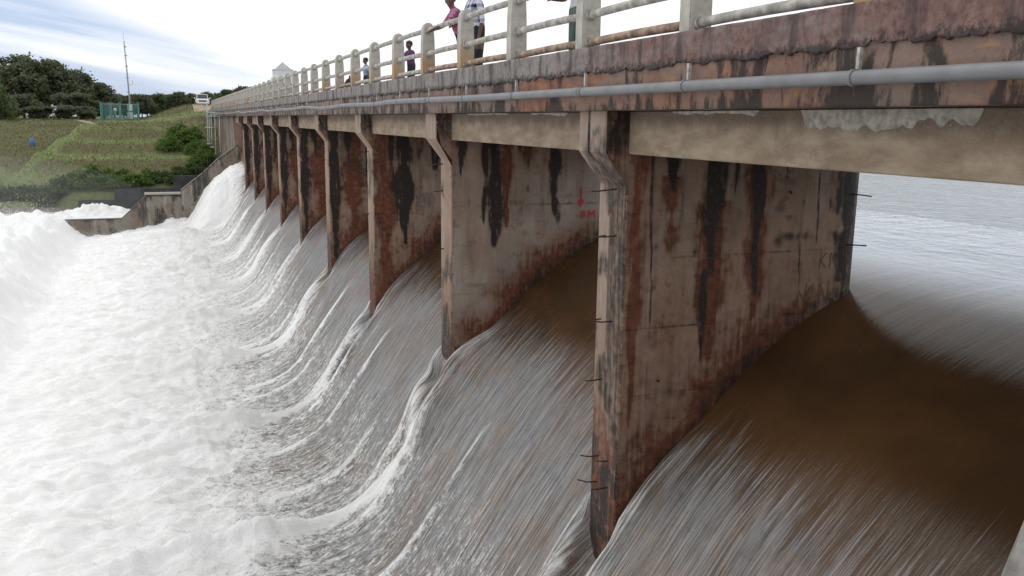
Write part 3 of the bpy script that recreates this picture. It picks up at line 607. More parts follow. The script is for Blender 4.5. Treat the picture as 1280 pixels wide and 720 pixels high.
# ================================================================== near abutment and the ledge the photographer stands on
MAT_ABUT = simple('abutment_concrete', (0.27, 0.255, 0.235), 0.9, 0, 0.35, 5, 0.6)
b = MB(); b.prism([(3.80, -1.78), (3.66, -2.12), (2.6, -5.5), (2.6, -9), (9, -9), (9, -1.78)], 'y', -3.5, 2.71); b.bevel(.03, 2)
tag(b.build('bridge_abutment', MAT_ABUT), 'rough grey concrete abutment corner beside the nearest bay', 'abutment')
b = MB(); b.box(-9, 3.70, -14, 1.6, -9.5, -1.62); b.bevel(.05, 2); tag(b.build('ledge', MAT_ABUT), kind='structure')

# ================================================================== far side: training wall, abutment, outlet channel
def stained_wall(name, poly, y0, y1, parent=None, mat=None, seed=0, dens=.12):
    """an XZ outline swept in Y, its near face gridded so that it can carry stains"""
    poly = np.array(poly); xs = np.arange(poly[:, 0].min(), poly[:, 0].max() + dens, dens); zb = poly[:, 1].min()
    top = poly[poly[:, 1] > zb + 1e-6]; top = top[np.argsort(top[:, 0])]; xs = np.unique(np.round(np.concatenate([xs, top[:, 0]]), 4)); xs = xs[(xs >= top[0, 0]) & (xs <= top[-1, 0])]
    zt = np.interp(xs, top[:, 0], top[:, 1]); nr = 26; t = np.linspace(0, 1, nr)
    X = np.repeat(xs[None], nr, 0); Z = zt[None] + (zb - zt)[None] * t[:, None]
    nz = fbm(X * 1.4, Z * .5, 5, 900 + seed); d = zt[None] - Z
    D = np.clip(.75 * ss(.05, .5, nz + .25 * ss(.9, 0, d)) + .8 * ss(.14, .0, d), 0, .95); G = .5 * ss(.1, .6, fbm(X * .6, Z * .5, 4, 950 + seed)); P = .5 * ss(.1, .5, fbm(X * 1.9, Z * .35, 4, 970 + seed))
    rows = [np.stack([X[0:1], np.full_like(X[0:1], y1), Z[0:1]], -1), np.stack([X, np.full_like(X, y0), Z], -1), np.stack([X[-1:], np.full_like(X[0:1], y1), Z[-1:]], -1)]
    st = np.stack([D, G, P, np.ones_like(D)], -1); tp = np.zeros((1, len(xs), 4)); tp[..., 2] = .55
    Gd = np.concatenate(rows); A = np.concatenate([tp, st, tp])
    V = Gd.reshape(-1, 3); Fq = list(map(tuple, grid_faces(Gd.shape[0], Gd.shape[1])))
    n = len(xs); 
    return mesh_np(name, V, Fq, (mat or MAT_TRAIN,), False, {'stain': ('FLOAT_COLOR', A.reshape(-1, 4))})
tw = tag(empty('training_wall', (-2, 68.4, -9)), 'stepped concrete training wall at the far end of the spillway', 'wall')
child(obj('lower_wall', stained_wall('lower_wall', [(-30, -10), (-30, -7.25), (-3.4, -7.25), (-1.62, -5.60), (.74, -5.56), (.74, -10)], 68.03, 68.75, None, None, 1)), tw)
child(obj('upper_wall', stained_wall('upper_wall', [(.742, -10), (.742, -5.30), (2.42, -3.98), (3.45, -3.0), (4.95, -1.95), (4.95, -10)], 68.08, 69.1, None, MAT_TRAIN, 2, .1)), tw)
b = MB(); b.box(-1.75, .72, 67.93, 68.85, -5.56, -5.44); child(b.build('coping', MAT_PATCH), tw)
for x, z in ((1.9, -4.38), (2.35, -4.02), (2.75, -3.65)):
    b = MB(); b.tube([(x, 68.5, z - .1), (x, 68.5, z + .75)], .035, 6); child(b.build('guard_post', MAT_REBAR), tw)
fa = tag(empty('far_abutment', (6.5, 72, -6)), 'brown concrete abutment closing the far end of the bridge', 'abutment')
child(obj('front_wall', stained_wall('front_wall', [(4.70, -10), (4.70, ZS - .01), (8.4, ZS - .01), (8.4, -10)], 68.15, 100, None, MAT_PIER, 3)), fa)
b = MB(); b.box(4.74, 8.3, 68.3, 100, -9, ZS - .012); child(b.build('core', MAT_TRAIN), fa)
# side face of the abutment, facing downstream
ys = np.linspace(68.16, 99, 120); zz = np.linspace(ZS - .012, -8, 40); Yg, Zg = np.meshgrid(ys, zz)
nz = fbm(Yg * .8, Zg * .5, 5, 42); A = np.stack([np.clip(.7 * ss(0, .5, nz), 0, 1), np.clip(.8 * ss(-.2, .4, fbm(Yg * .4, Zg * .3, 4, 43)), 0, 1), .5 * ss(.1, .5, fbm(Yg * 1.1, Zg * .3, 4, 44)), np.ones_like(nz)], -1)
child(obj('side_wall', mesh_np('side_wall', np.stack([np.full_like(Yg, 4.69), Yg, Zg], -1).reshape(-1, 3), grid_faces(40, 120), (MAT_TRAIN,), False, {'stain': ('FLOAT_COLOR', A.reshape(-1, 4))})), fa)
# galvanised pipe stand beside the abutment
MAT_GALV = simple('galvanised', (0.42, 0.43, 0.43), 0.5, 0.3, .2, 9)
ps = tag(empty('pipe_stand', (3.6, 74, -3)), 'stand of thin galvanised pipes at the far end of the bridge', 'pipe stand')
for x, z0, z1 in ((3.07, -2.0, 1.30), (3.36, -2.1, .40), (3.62, -2.9, .40), (3.98, -2.7, .2), (3.2, -2.05, .2)):
    b = MB(); b.tube([(x, 74, z0), (x + .06, 74, z1)], .045, 6); child(b.build('upright', MAT_GALV), ps)
for x0, x1, z in ((2.9, 3.9, -.75), (2.95, 3.5, -2.05), (3.2, 3.75, -2.3), (3.1, 4.4, .42), (3.0, 4.2, .12)):
    b = MB(); b.tube([(x0, 73.93, z), (x1, 73.93, z - .03)], .035, 6); child(b.build('crossbar', MAT_GALV), ps)
# outlet channel beyond the training wall
def mat_channel():
    m = M('channel_water'); c = m.co(); n = m.noise(m.map(c, (.6, 1.6, 1)), 1.2, 6, .65, .4); x = m.xyz(c); at = m.attr('foam').outputs['Fac']
    k = m.ramp(m.math('ADD', n, at), .55, .95); m.p(Base_Color=m.mix(k, (.16, .15, .135), (.9, .9, .89)), Roughness=m.ramp(k, 0, 1, .12, .8), IOR=1.33); m.bump(n, .6, .12); return m.m
xs = np.arange(-30, 4.5, .12); ys = np.arange(68.6, 79.15, .14); Xg, Yg = np.meshgrid(xs, ys)
plume = .75 * np.exp(-((Xg + 6.0) / 1.5) ** 2 - ((Yg - 75.5) / 1.6) ** 2) + .4 * np.exp(-((Xg + 4.2) / 1.6) ** 2 - ((Yg - 76.5) / 1.6) ** 2) + .35 * np.exp(-((Xg + 7.8) / 1.6) ** 2 - ((Yg - 74) / 2) ** 2)
Zg = -7.75 + plume * (.8 + .7 * fbm(Xg * .9, Yg * .9, 4, 61)) + .22 * np.abs(fbm(Xg * .7, Yg * .9, 4, 62)) * ss(-12, -6, Xg) + .04 * fbm(Xg * 2, Yg * 2, 3, 63)
fo = .25 + .6 * ss(-9, -5, Xg + 1.5 * fbm(Xg * .4, Yg * .5, 3, 64)) + plume
tag(obj('channel_water', mesh_np('channel_water', np.stack([Xg, Yg, Zg], -1).reshape(-1, 3), grid_faces(len(ys), len(xs)), (mat_channel(),), True, {'foam': ('FLOAT', fo.ravel())})), kind='structure')
MAT_BLACK = simple('blackened_wall', (0.035, 0.036, 0.038), 0.85, 0, 0.4, 1.6, .3)
bw = tag(empty('outlet_wall', (-2, 79.4, -9)), 'blackened stepped retaining wall below the bushes', 'wall')
for i, (x0, x1, z) in enumerate(((-7.1, -4.35, -6.85), (-4.345, .30, -5.92), (.305, 4.2, -4.90))):
    b = MB(); b.box(x0, x1, 79.1, 79.6 + .002 * i, -9, z); b.bevel(.03, 1); child(b.build('wall_step', MAT_BLACK), bw)
b = MB(); b.box(-40, -7.12, 79.3, 79.9, -9, -7.35); b.bevel(.03, 1); tag(b.build('low_wall', MAT_TRAIN), 'low concrete ledge along the far channel bank', 'wall')
# river running on below the basin
tag(obj('downstream_river', mesh_np('downstream_river', [(-420, -200, -8.95), (-33.5, -200, -8.95), (-33.5, 80, -8.95), (-420, 80, -8.95)], [(0, 1, 2, 3)], (MAT_LAKE,))), kind='structure')

# ================================================================== terrain of the far bank
TY = [78, 79.3, 81.0, 84.6, 86.6, 89.3, 91.4, 94.0, 96.6, 99.6, 104, 700]
TZ = [-6.9, -6.4, -5.4, -3.75, -3.55, -2.50, -2.32, -1.25, -1.05, -.42, -.35, -.2]
def H_(X, Y):
    X = np.asarray(X, float); Y = np.asarray(Y, float)
    sh = 1.25 * np.maximum(0, -7.5 - X) - .35 * np.minimum(0, -7.5 - X) * 0 + 0.5 * pn(X * .25, Y * .1, 4)
    sh = np.minimum(sh, 20)
    z = np.interp(Y - sh, TY, TZ)
    # smooth shoulders of the benches
    z = 0.5 * z + 0.25 * np.interp(Y - sh - .35, TY, TZ) + 0.25 * np.interp(Y - sh + .35, TY, TZ)
    yd = 97.5 + (X + 6.3) * 1.75; dl = ss(-5.8, -7.5, X) * ss(-22, -16, X); lin = np.interp(Y, [79.5, 104, 118, 700], [-6.4, -2.6, -.5, -.2])
    z = z * (1 - dl * ss(0, 2.5, Y - yd)) + lin * dl * ss(0, 2.5, Y - yd) + .45 * np.exp(-((Y - yd) / 1.0) ** 2) * dl
    up = ss(-3.6, 3.0, X) * ss(96, 106, Y) * 1.75; side = ss(.5, 3.5, X) * ss(82, 95, Y) * .6
    z = z + up + side * (1 - ss(96, 106, Y))
    return z + .05 * fbm(X * .8, Y * .8, 4, 5) * ss(79, 82, Y)
def mat_grass():
    m = M('bank_grass'); c = m.co(); x = m.xyz(c); g = m.n('NewGeometry'); nz = m.xyz(g.outputs['Normal'])[2]
    n1 = m.noise(c, .35, 5, .6); n2 = m.noise(c, 3.0, 6, .65); n3 = m.noise(m.map(c, (.5, .5, 2.2)), 1.2, 4, .6)
    dry = m.mix(m.ramp(n2, .3, .7), (.10, .098, .05), (.15, .138, .072)); grn = m.mix(m.ramp(n2, .3, .7), (.16, .195, .08), (.22, .255, .11))
    at = m.attr('green').outputs['Fac']
    col = m.mix(m.ramp(m.math('ADD', at, m.math('MULTIPLY', m.math('SUBTRACT', n1, .5), .6)), .08, .75), dry, grn)
    col = m.mix(m.ramp(n3, .6, .75, 0, .5), col, (.15, .12, .07))
    m.p(Base_Color=col, Roughness=.95, Specular_IOR_Level=.1); m.bump(n2, .8, .15); return m.m
def green_of(X, Y):
    sh = np.minimum(1.25 * np.maximum(0, -7.5 - X) + 0.5 * pn(X * .25, Y * .1, 4), 20); q = Y - sh
    yd = 97.5 + (X + 6.3) * 1.75; dg = .8 * np.exp(-((Y - yd) / 1.7) ** 2) * ss(-5.8, -7.5, X) * ss(-22, -16, X)
    bench = dg + (1 - ss(-5.8, -7.5, X) * ss(-.5, 1.5, Y - yd)) * sum(np.exp(-((q - c) / 1.05) ** 2) for c in (85.9, 90.7, 95.7, 100.0)); return np.clip(.12 + .8 * bench + .5 * ss(84, 80, q) + .12 * ss(103, 110, Y), 0, 1.2)
MAT_GRASS = mat_grass()
gx = np.unique(np.concatenate([np.arange(-45, 16, .3), np.array([-700, -400, -250, -150, -100, -75, -60, -50, 20, 30, 50, 90, 150, 300, 700.])]))
gy = np.unique(np.concatenate([[79.38], np.arange(79.4, 112, .25), np.arange(112, 150, 1.5), np.array([150, 160, 175, 200, 240, 300, 400, 600, 1000, 1800.])]))
Xg, Yg = np.meshgrid(gx, gy); Zg = H_(Xg, Yg)
Zg[0, :] = -10.0
Zg = np.where((Xg > 9.5), np.where(Yg < 150, np.minimum(Zg, -2.4 + 0 * Zg), Zg), Zg)
tag(obj('far_bank', mesh_np('far_bank', np.stack([Xg, Yg, Zg], -1).reshape(-1, 3), grid_faces(len(gy), len(gx)), (MAT_GRASS,), True, {'green': ('FLOAT', green_of(Xg, Yg).ravel())})), kind='structure')
# pale track along the crest
MAT_TRACK = simple('track_gravel', (0.36, 0.29, 0.21), .95, 0, .2, 2)
xs = np.linspace(-40, 2.5, 120); P = []
for x in xs:
    yc = 109.5 + min(9.5, max(0, -4.5 - x) * 1.6)
    for dy in (-.75, .75): P.append((x, yc + dy, float(H_(x, yc + dy)) + .05))
tag(obj('crest_track', mesh_np('crest_track', P, [(2 * i, 2 * i + 2, 2 * i + 3, 2 * i + 1) for i in range(119)], (MAT_TRACK,), True)), kind='structure')
ys = np.linspace(100.1, 175, 60); P = []
for yy in ys:
    zr = .52 + (1.45 - .52) * float(ss(101, 112, yy)); 
    for x in (2.9, 8.6): P.append((x, yy, max(zr, float(H_(x, yy)) + .05)))
tag(obj('access_road', mesh_np('access_road', P, [(2 * i, 2 * i + 1, 2 * i + 3, 2 * i + 2) for i in range(59)], (MAT_TRACK,), True)), kind='structure')

# ================================================================== vegetation
def mat_leaf(name, a, b_):
    m = M(name); c = m.co(); n = m.noise(c, .9, 4); n2 = m.noise(c, 7, 3)
    m.p(Base_Color=m.mix(m.ramp(n2, .3, .7), m.mix(m.ramp(n, .35, .65), a, b_), tuple(x * .6 for x in a)), Roughness=.6, Specular_IOR_Level=.25)
    tr = m.n('BsdfTranslucent'); m.set(tr.inputs[0], tuple(x * 1.2 for x in b_)); mx = m.n('MixShader'); mx.inputs[0].default_value = .28
    m.l(m.b.outputs[0], mx.inputs[1]); m.l(tr.outputs[0], mx.inputs[2]); m.l(mx.outputs[0], m.out.inputs[0]); return m.m
LEAF_DARK = mat_leaf('leaf_dark', (.095, .115, .068), (.18, .205, .115)); LEAF_MID = mat_leaf('leaf_mid', (.065, .10, .035), (.13, .18, .06)); LEAF_LIGHT = mat_leaf('leaf_light', (.085, .15, .03), (.18, .27, .065))  # leaf_dark lightened and greyed, distance haze painted into the leaves
BARK = simple('bark', (.13, .105, .08), .9, 0, .3, 6, .5)
def leaf_mesh(name, centres, n_per, size, spread, mat, seed):
    rs = np.random.RandomState(seed); C = np.repeat(np.array(centres), n_per, 0); n = len(C)
    p = C + rs.normal(0, 1, (n, 3)) * np.array([spread, spread, spread * .7])
    a = rs.normal(0, 1, (n, 3)); a[:, 2] *= .6; a /= np.linalg.norm(a, axis=1)[:, None]; b2 = np.cross(a, rs.normal(0, 1, (n, 3))); b2 /= np.linalg.norm(b2, axis=1)[:, None]
    sz = size * rs.uniform(.5, 1.3, (n, 1)); V = np.stack([p - a * sz, p + b2 * sz * .55, p + a * sz, p - b2 * sz * .55], 1).reshape(-1, 3)
    return mesh_np(name, V, np.arange(4 * n).reshape(-1, 4), (mat,))
def tree_meshes(seed, h, rad, mat, clumps=60, per=55, low=.28):
    rs = random.Random(seed); b = MB(); tips = []
    lean = Vector((rs.uniform(-.06, .06), rs.uniform(-.06, .06), 1)); th = h * .45
    b.tube([lean * (t * th) + Vector((.05 * math.sin(6 * t), 0, 0)) for t in (0, .2, .4, .6, .8, 1.0)], [h * .035 * (1 - .55 * t) for t in (0, .2, .4, .6, .8, 1.0)], 8)
    for i in range(9):
        a = i * 2.4 + rs.random(); st = lean * th * rs.uniform(.5, 1); e = st + Vector((math.cos(a) * rad * rs.uniform(.4, .75), math.sin(a) * rad * rs.uniform(.4, .75), h * rs.uniform(.15, .42)))
        mid = (st + e) / 2 + Vector((0, 0, -h * .03)); b.tube([st, mid, e], [h * .016, h * .011, h * .004], 6); tips.append(e)
    cs = []
    lobes = [Vector((rs.uniform(-.55, .55) * rad, rs.uniform(-.55, .55) * rad, h * rs.uniform(.2, .82))) for _ in range(12)] + [Vector((0, 0, h * .82))]
    while len(cs) < clumps:
        l = rs.choice(lobes); d = Vector((rs.gauss(0, 1), rs.gauss(0, 1), rs.gauss(0, 1))).normalized(); rr_ = rad * rs.uniform(.25, .48)
        p = l + Vector((d.x * rr_, d.y * rr_, d.z * rr_ * .75))
        if p.z > h * low and p.z < h * 1.02: cs.append(tuple(p))
    tm = b.mesh('trunk'); tm.materials.append(BARK)
    return tm, leaf_mesh('crown', cs, per, h * .032, rad * .11, mat, seed)
def plant(name, meshes, loc, sc, rz, label, cat, group, names=('trunk', 'crown')):
    o = empty(name, loc, rz); o.scale = sc if hasattr(sc, '__len__') else (sc, sc, sc)
    for nm, me in zip(names, meshes): obj(nm, me, o)
    return tag(o, label, cat, group)
TD = [tree_meshes(1, 10, 4.6, LEAF_DARK, 150, 75, .08), tree_meshes(2, 10, 4.2, LEAF_DARK, 140, 75, .06), tree_meshes(3, 9, 3.8, LEAF_MID, 110, 70, .05), tree_meshes(4, 8, 3.6, LEAF_DARK, 110, 70, .04)]
def pxX(px, Y): return (px * .11 - 23.1) * Y / 150.0
big = [(38, 146, 68, 0, 'tallest broad dark tree left of the mast'), (72, 150, 70, 1, 'dark rounded tree beside the tallest tree left of the mast'), (101, 152, 84, 0, 'dark tree in the middle of the clump left of the mast'), (130, 155, 98, 1, 'low dark tree just behind the mast'), (4, 142, 84, 1, 'dark tree at the left edge behind the pale bush'), (55, 160, 80, 3, 'dark tree filling the back of the left clump'), (88, 138, 112, 3, 'short dense tree at the foot of the left clump'), (116, 140, 122, 2, 'short green tree at the foot of the clump near the fence'), (30, 136, 116, 3, 'short dark tree under the tallest tree at left')]
for px, Y, yt, t, lab in big:
    x = pxX(px, Y); g = float(H_(x, Y)); top = (144 - yt) * .1176 * Y / 150; h = top - g; base = (10, 10, 9, 8)[t]
    s_ = h / base; plant('broadleaf_tree', TD[t], (x, Y, g - .1), (max(s_, .72) * 1.0, max(s_, .72), s_), rnd.uniform(0, 6), lab, 'tree', 'trees left of the mast')
x = pxX(6, 118); plant('round_bush', (tree_meshes(9, 5, 2.6, LEAF_MID, 70, 60, .05)), (x, 118, float(H_(x, 118)) - .2), .85, 0, 'round mid-green bush at the left edge below the tall trees', 'bush', None)
for px, Y, sc_, lab in ((14, 131, .8, 'leftmost low bush in the shade under the tall trees'), (48, 133, .7, 'low bush between the trunks of the tallest trees'), (80, 132, .75, 'low bush under the middle of the left tree clump'), (108, 130, .7, 'low bush under the trees just left of the fence')):
    x = pxX(px, Y); plant('shade_bush', TD[3], (x, Y, float(H_(x, Y)) - .3), (sc_ * 1.1, sc_ * .6, sc_ * .38), px, lab, 'bush', 'bushes under the left trees')
NUM = 'first second third fourth fifth sixth seventh eighth ninth tenth eleventh twelfth thirteenth fourteenth fifteenth sixteenth seventeenth eighteenth nineteenth twentieth twenty-first twenty-second'.split()
i = 0
for row, Y0 in enumerate((168, 196)):
    for px in range(126 + 5 * row, 372, 12):
        Y = Y0 + rnd.uniform(-8, 8); x = pxX(px, Y); g = float(H_(x, Y)); yt = np.interp(px, [120, 150, 190, 222, 232, 246, 262, 290, 310, 335, 372], [112, 113, 113, 111, 106, 110, 110, 106, 100, 97, 97]) + rnd.uniform(-1.5, 3.0) + 3 * row
        top = (144 - yt) * .1176 * Y / 150; t = i % 4; i += 1; s_ = (top - g) / (10, 10, 9, 8)[t]
        plant('forest_tree', TD[t], (x, Y, g - .2), (s_ * 1.05, s_ * 1.05, s_), rnd.uniform(0, 6), ('%s tree from the left in the front row of the distant tree line' if row == 0 else '%s tree from the left in the back row of the distant tree line') % NUM[(px - 126 - 5 * row) // 12], 'tree', 'distant tree line')
# bushes
def bush_mesh(seed, h, rad, mat, clumps=45, per=50, size=.11):
    rs = random.Random(seed); cs = []; b = MB()
    for _ in range(clumps):
        a = rs.uniform(0, 6.28); r = rad * math.sqrt(rs.random()); cs.append((r * math.cos(a), r * math.sin(a), h * (1 - (r / rad) ** 2 * .7) * rs.uniform(.25, 1.0)))
    for _ in range(6):
        a = rs.uniform(0, 6.28); b.tube([(0, 0, -.2), (rad * .3 * math.cos(a), rad * .3 * math.sin(a), h * .4), (rad * .5 * math.cos(a), rad * .5 * math.sin(a), h * .75)], [.05, .035, .015], 5)
    tm = b.mesh('stem'); tm.materials.append(BARK); return tm, leaf_mesh('foliage', cs, per, size, rad * .13, mat, seed)
BS = [bush_mesh(21, 1.5, 1.5, LEAF_MID, 60, 60, .13), bush_mesh(22, 1.7, 1.3, LEAF_LIGHT, 60, 60, .13), bush_mesh(23, 1.3, 1.6, LEAF_MID, 60, 60, .13)]
onum = ['first', 'second', 'third', 'fourth', 'fifth', 'sixth', 'seventh', 'eighth', 'ninth', 'tenth', 'eleventh', 'twelfth']
for i, (x, y, s_, t) in enumerate(((-14.2, 82.6, 1.0, 0), (-12.6, 81.4, 1.15, 2), (-11.0, 81.2, 1.0, 0), (-9.5, 80.9, 1.1, 2), (-8.0, 80.6, .95, 0), (-6.4, 80.5, 1.15, 1), (-4.9, 80.4, 1.0, 1), (-3.6, 80.6, .95, 1), (-2.0, 80.8, .8, 1), (-.6, 81.2, .75, 2), (.9, 81.8, .7, 0), (2.0, 82.6, .7, 0))):
    plant('bank_bush', BS[t], (x, y, float(H_(x, y)) - .25), (s_, s_, s_ * .95), rnd.uniform(0, 6), onum[i] + ' bush from the left along the foot of the terraced bank', 'bush', 'bushes along the foot of the bank', ('stem', 'foliage'))
BL = bush_mesh(31, 1.9, 1.7, LEAF_LIGHT, 80, 60, .13)
for (x, y, s_, lab) in ((1.6, 90.5, 1.0, 'large bright green bush high on the bank beside the bridge'), (.2, 88.2, .7, 'smaller bright bush left of and below the large bank bush'), (2.8, 87.0, .75, 'bush under the large bright bush near the pipe stand'), (3.1, 84.4, .7, 'low bush at the bank foot next to the pipe stand')):
    plant('slope_bush', BL, (x, y, float(H_(x, y)) - .25), s_, rnd.uniform(0, 6), lab, 'bush', None, ('stem', 'foliage'))
# grass tufts
rs = np.random.RandomState(5); n = 60000
gxr = rs.uniform(-24, 5, n); gyr = rs.uniform(80, 124, n); gz = H_(gxr, gyr); gr = green_of(gxr, gyr)
keep = rs.rand(n) < .35 + .65 * np.clip(gr, 0, 1); gxr, gyr, gz, gr = gxr[keep], gyr[keep], gz[keep], gr[keep]; n = len(gxr)
hh = rs.uniform(.07, .20, n) * (1 + .6 * (rs.rand(n) > .93)); a = rs.uniform(0, 6.28, n); wv = .022 + .02 * rs.rand(n); lx, ly = rs.normal(0, .08, n), rs.normal(0, .08, n)
V = np.stack([np.stack([gxr - np.cos(a) * wv, gyr - np.sin(a) * wv, gz - .02], -1), np.stack([gxr + np.cos(a) * wv, gyr + np.sin(a) * wv, gz - .02], -1), np.stack([gxr + lx, gyr + ly, gz + hh], -1)], 1).reshape(-1, 3)
tag(obj('bank_grass', mesh_np('bank_grass', V, np.arange(3 * n).reshape(-1, 3), (MAT_GRASS,), False, {'green': ('FLOAT', np.repeat(gr, 3))})), 'short grass covering the terraced far bank', 'grass', None, 'stuff')

# ================================================================== mast, fence, car, tower
MAT_WHITE = simple('white_paint', (.72, .72, .70), .5, 0, .08, 3); MAT_TEAL = simple('teal_mesh', (.10, .25, .225), .6, 0, .2, 3); MAT_GREY = simple('grey_metal', (.30, .31, .31), .5, .4, .15, 4)
MX, MY = -3.45, 103.0; MZ = float(H_(MX, MY))
ma = tag(empty('weather_mast', (MX, MY, MZ)), 'tall thin grey instrument mast standing in the teal fenced enclosure', 'mast')
b = MB(); b.tube([(0, 0, 0), (-.02, 0, 2.4), (-.07, 0, 5), (-.16, 0, 8.2)], [.085, .08, .065, .05], 8); b.build('pole', MAT_GREY, ma)
b = MB(); b.tube([(-.16, 0, 8.2), (-.17, 0, 9.2)], .014, 6); b.build('lightning_rod', MAT_GREY, ma)
b = MB(); b.tube([(-.06, 0, 3.7), (.40, 0, 3.75), (.42, 0, 4.2)], .025, 6); b.build('sensor_arm', MAT_GREY, ma)
for z in (2.9, 4.4, 5.6, 6.7, 7.6):
    b = MB(); b.box(-.22, .06, -.06, .06, z, z + .10); b.build('bracket', MAT_GREY, ma)
for z0, z1, w_ in ((.15, .85, .26), (1.0, 1.65, .24)):
    b = MB(); b.box(-.02 - w_, -.02 + w_, -.36, -.1, z0, z1); b.bevel(.02, 1); b.build('cabinet', MAT_WHITE, ma)
fe = tag(empty('mesh_fence', (-4.4, 103, MZ)), 'teal wire mesh fence enclosure round the mast', 'fence')
fx0, fx1, fy0, fy1, fh = -1.9, 1.75, -1.2, 1.6, 1.72
def panel(p0, p1):
    b = MB(); L_ = math.hypot(p1[0] - p0[0], p1[1] - p0[1]); n = int(L_ / .11); dx, dy = (p1[0] - p0[0]) / L_, (p1[1] - p0[1]) / L_
    for i in range(n + 1):
        t = i / n; x, y = p0[0] + (p1[0] - p0[0]) * t, p0[1] + (p1[1] - p0[1]) * t; b.box(x - .014, x + .014, y - .014, y + .014, .12, fh - .06)
    b.build('mesh_panel', MAT_TEAL, fe)
cs = [(fx0, fy0), (fx1, fy0), (fx1, fy1), (fx0, fy1)]
for i in range(4):
    p0, p1 = cs[i], cs[(i + 1) % 4]; panel(p0, p1)
    m_ = 4 if i % 2 == 0 else 3
    for j in range(m_):
        x, y = p0[0] + (p1[0] - p0[0]) * j / m_, p0[1] + (p1[1] - p0[1]) * j / m_; b = MB(); b.box(x - .05, x + .05, y - .05, y + .05, -.1, fh + .04); b.box(x - .05, x + .05, y - .16, y - .04, fh + .0402, fh + .14); b.build('post', MAT_TEAL, fe)
    for z in (fh - .05, .1):
        b = MB(); b.tube([(p0[0], p0[1], z), (p1[0], p1[1], z)], .03, 6); b.build('fence_rail', MAT_GREY if z > 1 else MAT_TEAL, fe)
b = MB(); b.box(-1.0, .4, -.6, .5, -.1, .16); b.bevel(.03, 1); o = b.build('concrete_pad', MAT_PATCH); o.location = (-4.5, 103, MZ); tag(o, 'pale concrete slab inside the teal fence', 'slab')
rg = tag(empty('rain_gauge', (-4.95, 102.9, MZ)), 'small white instrument on a post inside the teal fence', 'instrument')
b = MB(); b.tube([(0, 0, 0), (0, 0, .9)], .04, 6); b.build('stand', MAT_GREY, rg); b = MB(); b.tube([(0, 0, .9), (0, 0, .95), (0, 0, 1.25)], [.07, .13, .13], 10); b.build('funnel', MAT_WHITE, rg)
# blue drum in the left field
x, y = pxX(37, 101), 101.0
dr = tag(empty('water_drum', (x, y, float(H_(x, y)) - .15)), 'small blue drum on the grass slope at left', 'drum')
b = MB(); b.tube([(0, 0, 0), (0, 0, .05), (0, 0, .3), (0, 0, .33), (0, 0, .6), (0, 0, .63), (0, 0, .9)], [.22, .24, .24, .25, .25, .24, .23], 14); b.build('body', simple('blue_plastic', (.06, .17, .36), .5), dr)
b = MB(); b.tube([(0, 0, .9), (0, 0, .93)], .20, 14); b.build('lid', MAT_GREY, dr)

# the white car, seen from the front
car = tag(empty('parked_car', (4.95, 131.0, 0)), 'white off-road car facing the bridge on the far crest', 'car')
cz = max(.52 + .93 * 1.0, float(H_(4.95, 131)) + .05); car.location.z = cz
MAT_CARW = simple('car_white', (.70, .70, .70), .25, 0, .03, 2); MAT_GLASS = simple('car_glass', (.03, .035, .04), .08, 0, .1, 2); MAT_TYRE = simple('tyre', (.02, .02, .02), .85); MAT_LAMP = simple('lamp_lens', (.55, .56, .58), .12)
def loft(sections, name, mat, parent, smooth=True):
    """sections: list of (y, [(x,z)...]) closed rings"""
    n = len(sections[0][1]); V = [(x, y, z) for y, ring in sections for x, z in ring]; Fq = []
    for i in range(len(sections) - 1):
        for j in range(n): Fq.append((i * n + j, i * n + (j + 1) % n, (i + 1) * n + (j + 1) % n, (i + 1) * n + j))
    bm = bmesh.new(); vs_ = [bm.verts.new(v) for v in V]
    for f in Fq: bm.faces.new([vs_[i] for i in f])
    bm.faces.new(vs_[:n]); bm.faces.new(vs_[-n:]); bmesh.ops.recalc_face_normals(bm, faces=bm.faces); bmesh.ops.bevel(bm, geom=list(bm.edges), offset=.03, segments=2, affect='EDGES', clamp_overlap=True)
    me = bpy.data.meshes.new(name); bm.to_mesh(me); bm.free(); return obj(name, me, parent, mat)
def ring(hw, z0, z1): return [(-hw * .94, z0), (hw * .94, z0), (hw, z0 + (z1 - z0) * .5), (hw * .93, z1), (-hw * .93, z1), (-hw, z0 + (z1 - z0) * .5)]
body = loft([(-2.25, ring(.80, .50, .92)), (-2.1, ring(.88, .42, 1.02)), (-1.0, ring(.90, .40, 1.12)), (.9, ring(.90, .40, 1.14)), (2.2, ring(.88, .45, 1.12)), (2.35, ring(.82, .5, 1.05))], 'body', MAT_CARW, car)
loft([(-1.05, ring(.80, 1.10, 1.14)), (-.35, ring(.74, 1.10, 1.78)), (1.6, ring(.74, 1.10, 1.82)), (2.15, ring(.78, 1.10, 1.2))], 'cabin', MAT_CARW, car)
def quad(name, pts, mat, parent, th=.02):
    bm = bmesh.new(); f = bm.faces.new([bm.verts.new(p) for p in pts]); bmesh.ops.recalc_face_normals(bm, faces=bm.faces); r = bmesh.ops.extrude_face_region(bm, geom=[f]); nrm_ = f.normal.copy()
    bmesh.ops.translate(bm, verts=[v for v in r['geom'] if isinstance(v, bmesh.types.BMVert)], vec=nrm_ * th); bmesh.ops.recalc_face_normals(bm, faces=bm.faces); me = bpy.data.meshes.new(name); bm.to_mesh(me); bm.free(); return obj(name, me, parent, mat)
quad('windscreen', [(-.70, -1.03, 1.16), (.70, -1.03, 1.16), (.62, -.42, 1.70), (-.62, -.42, 1.70)], MAT_GLASS, car, .03)
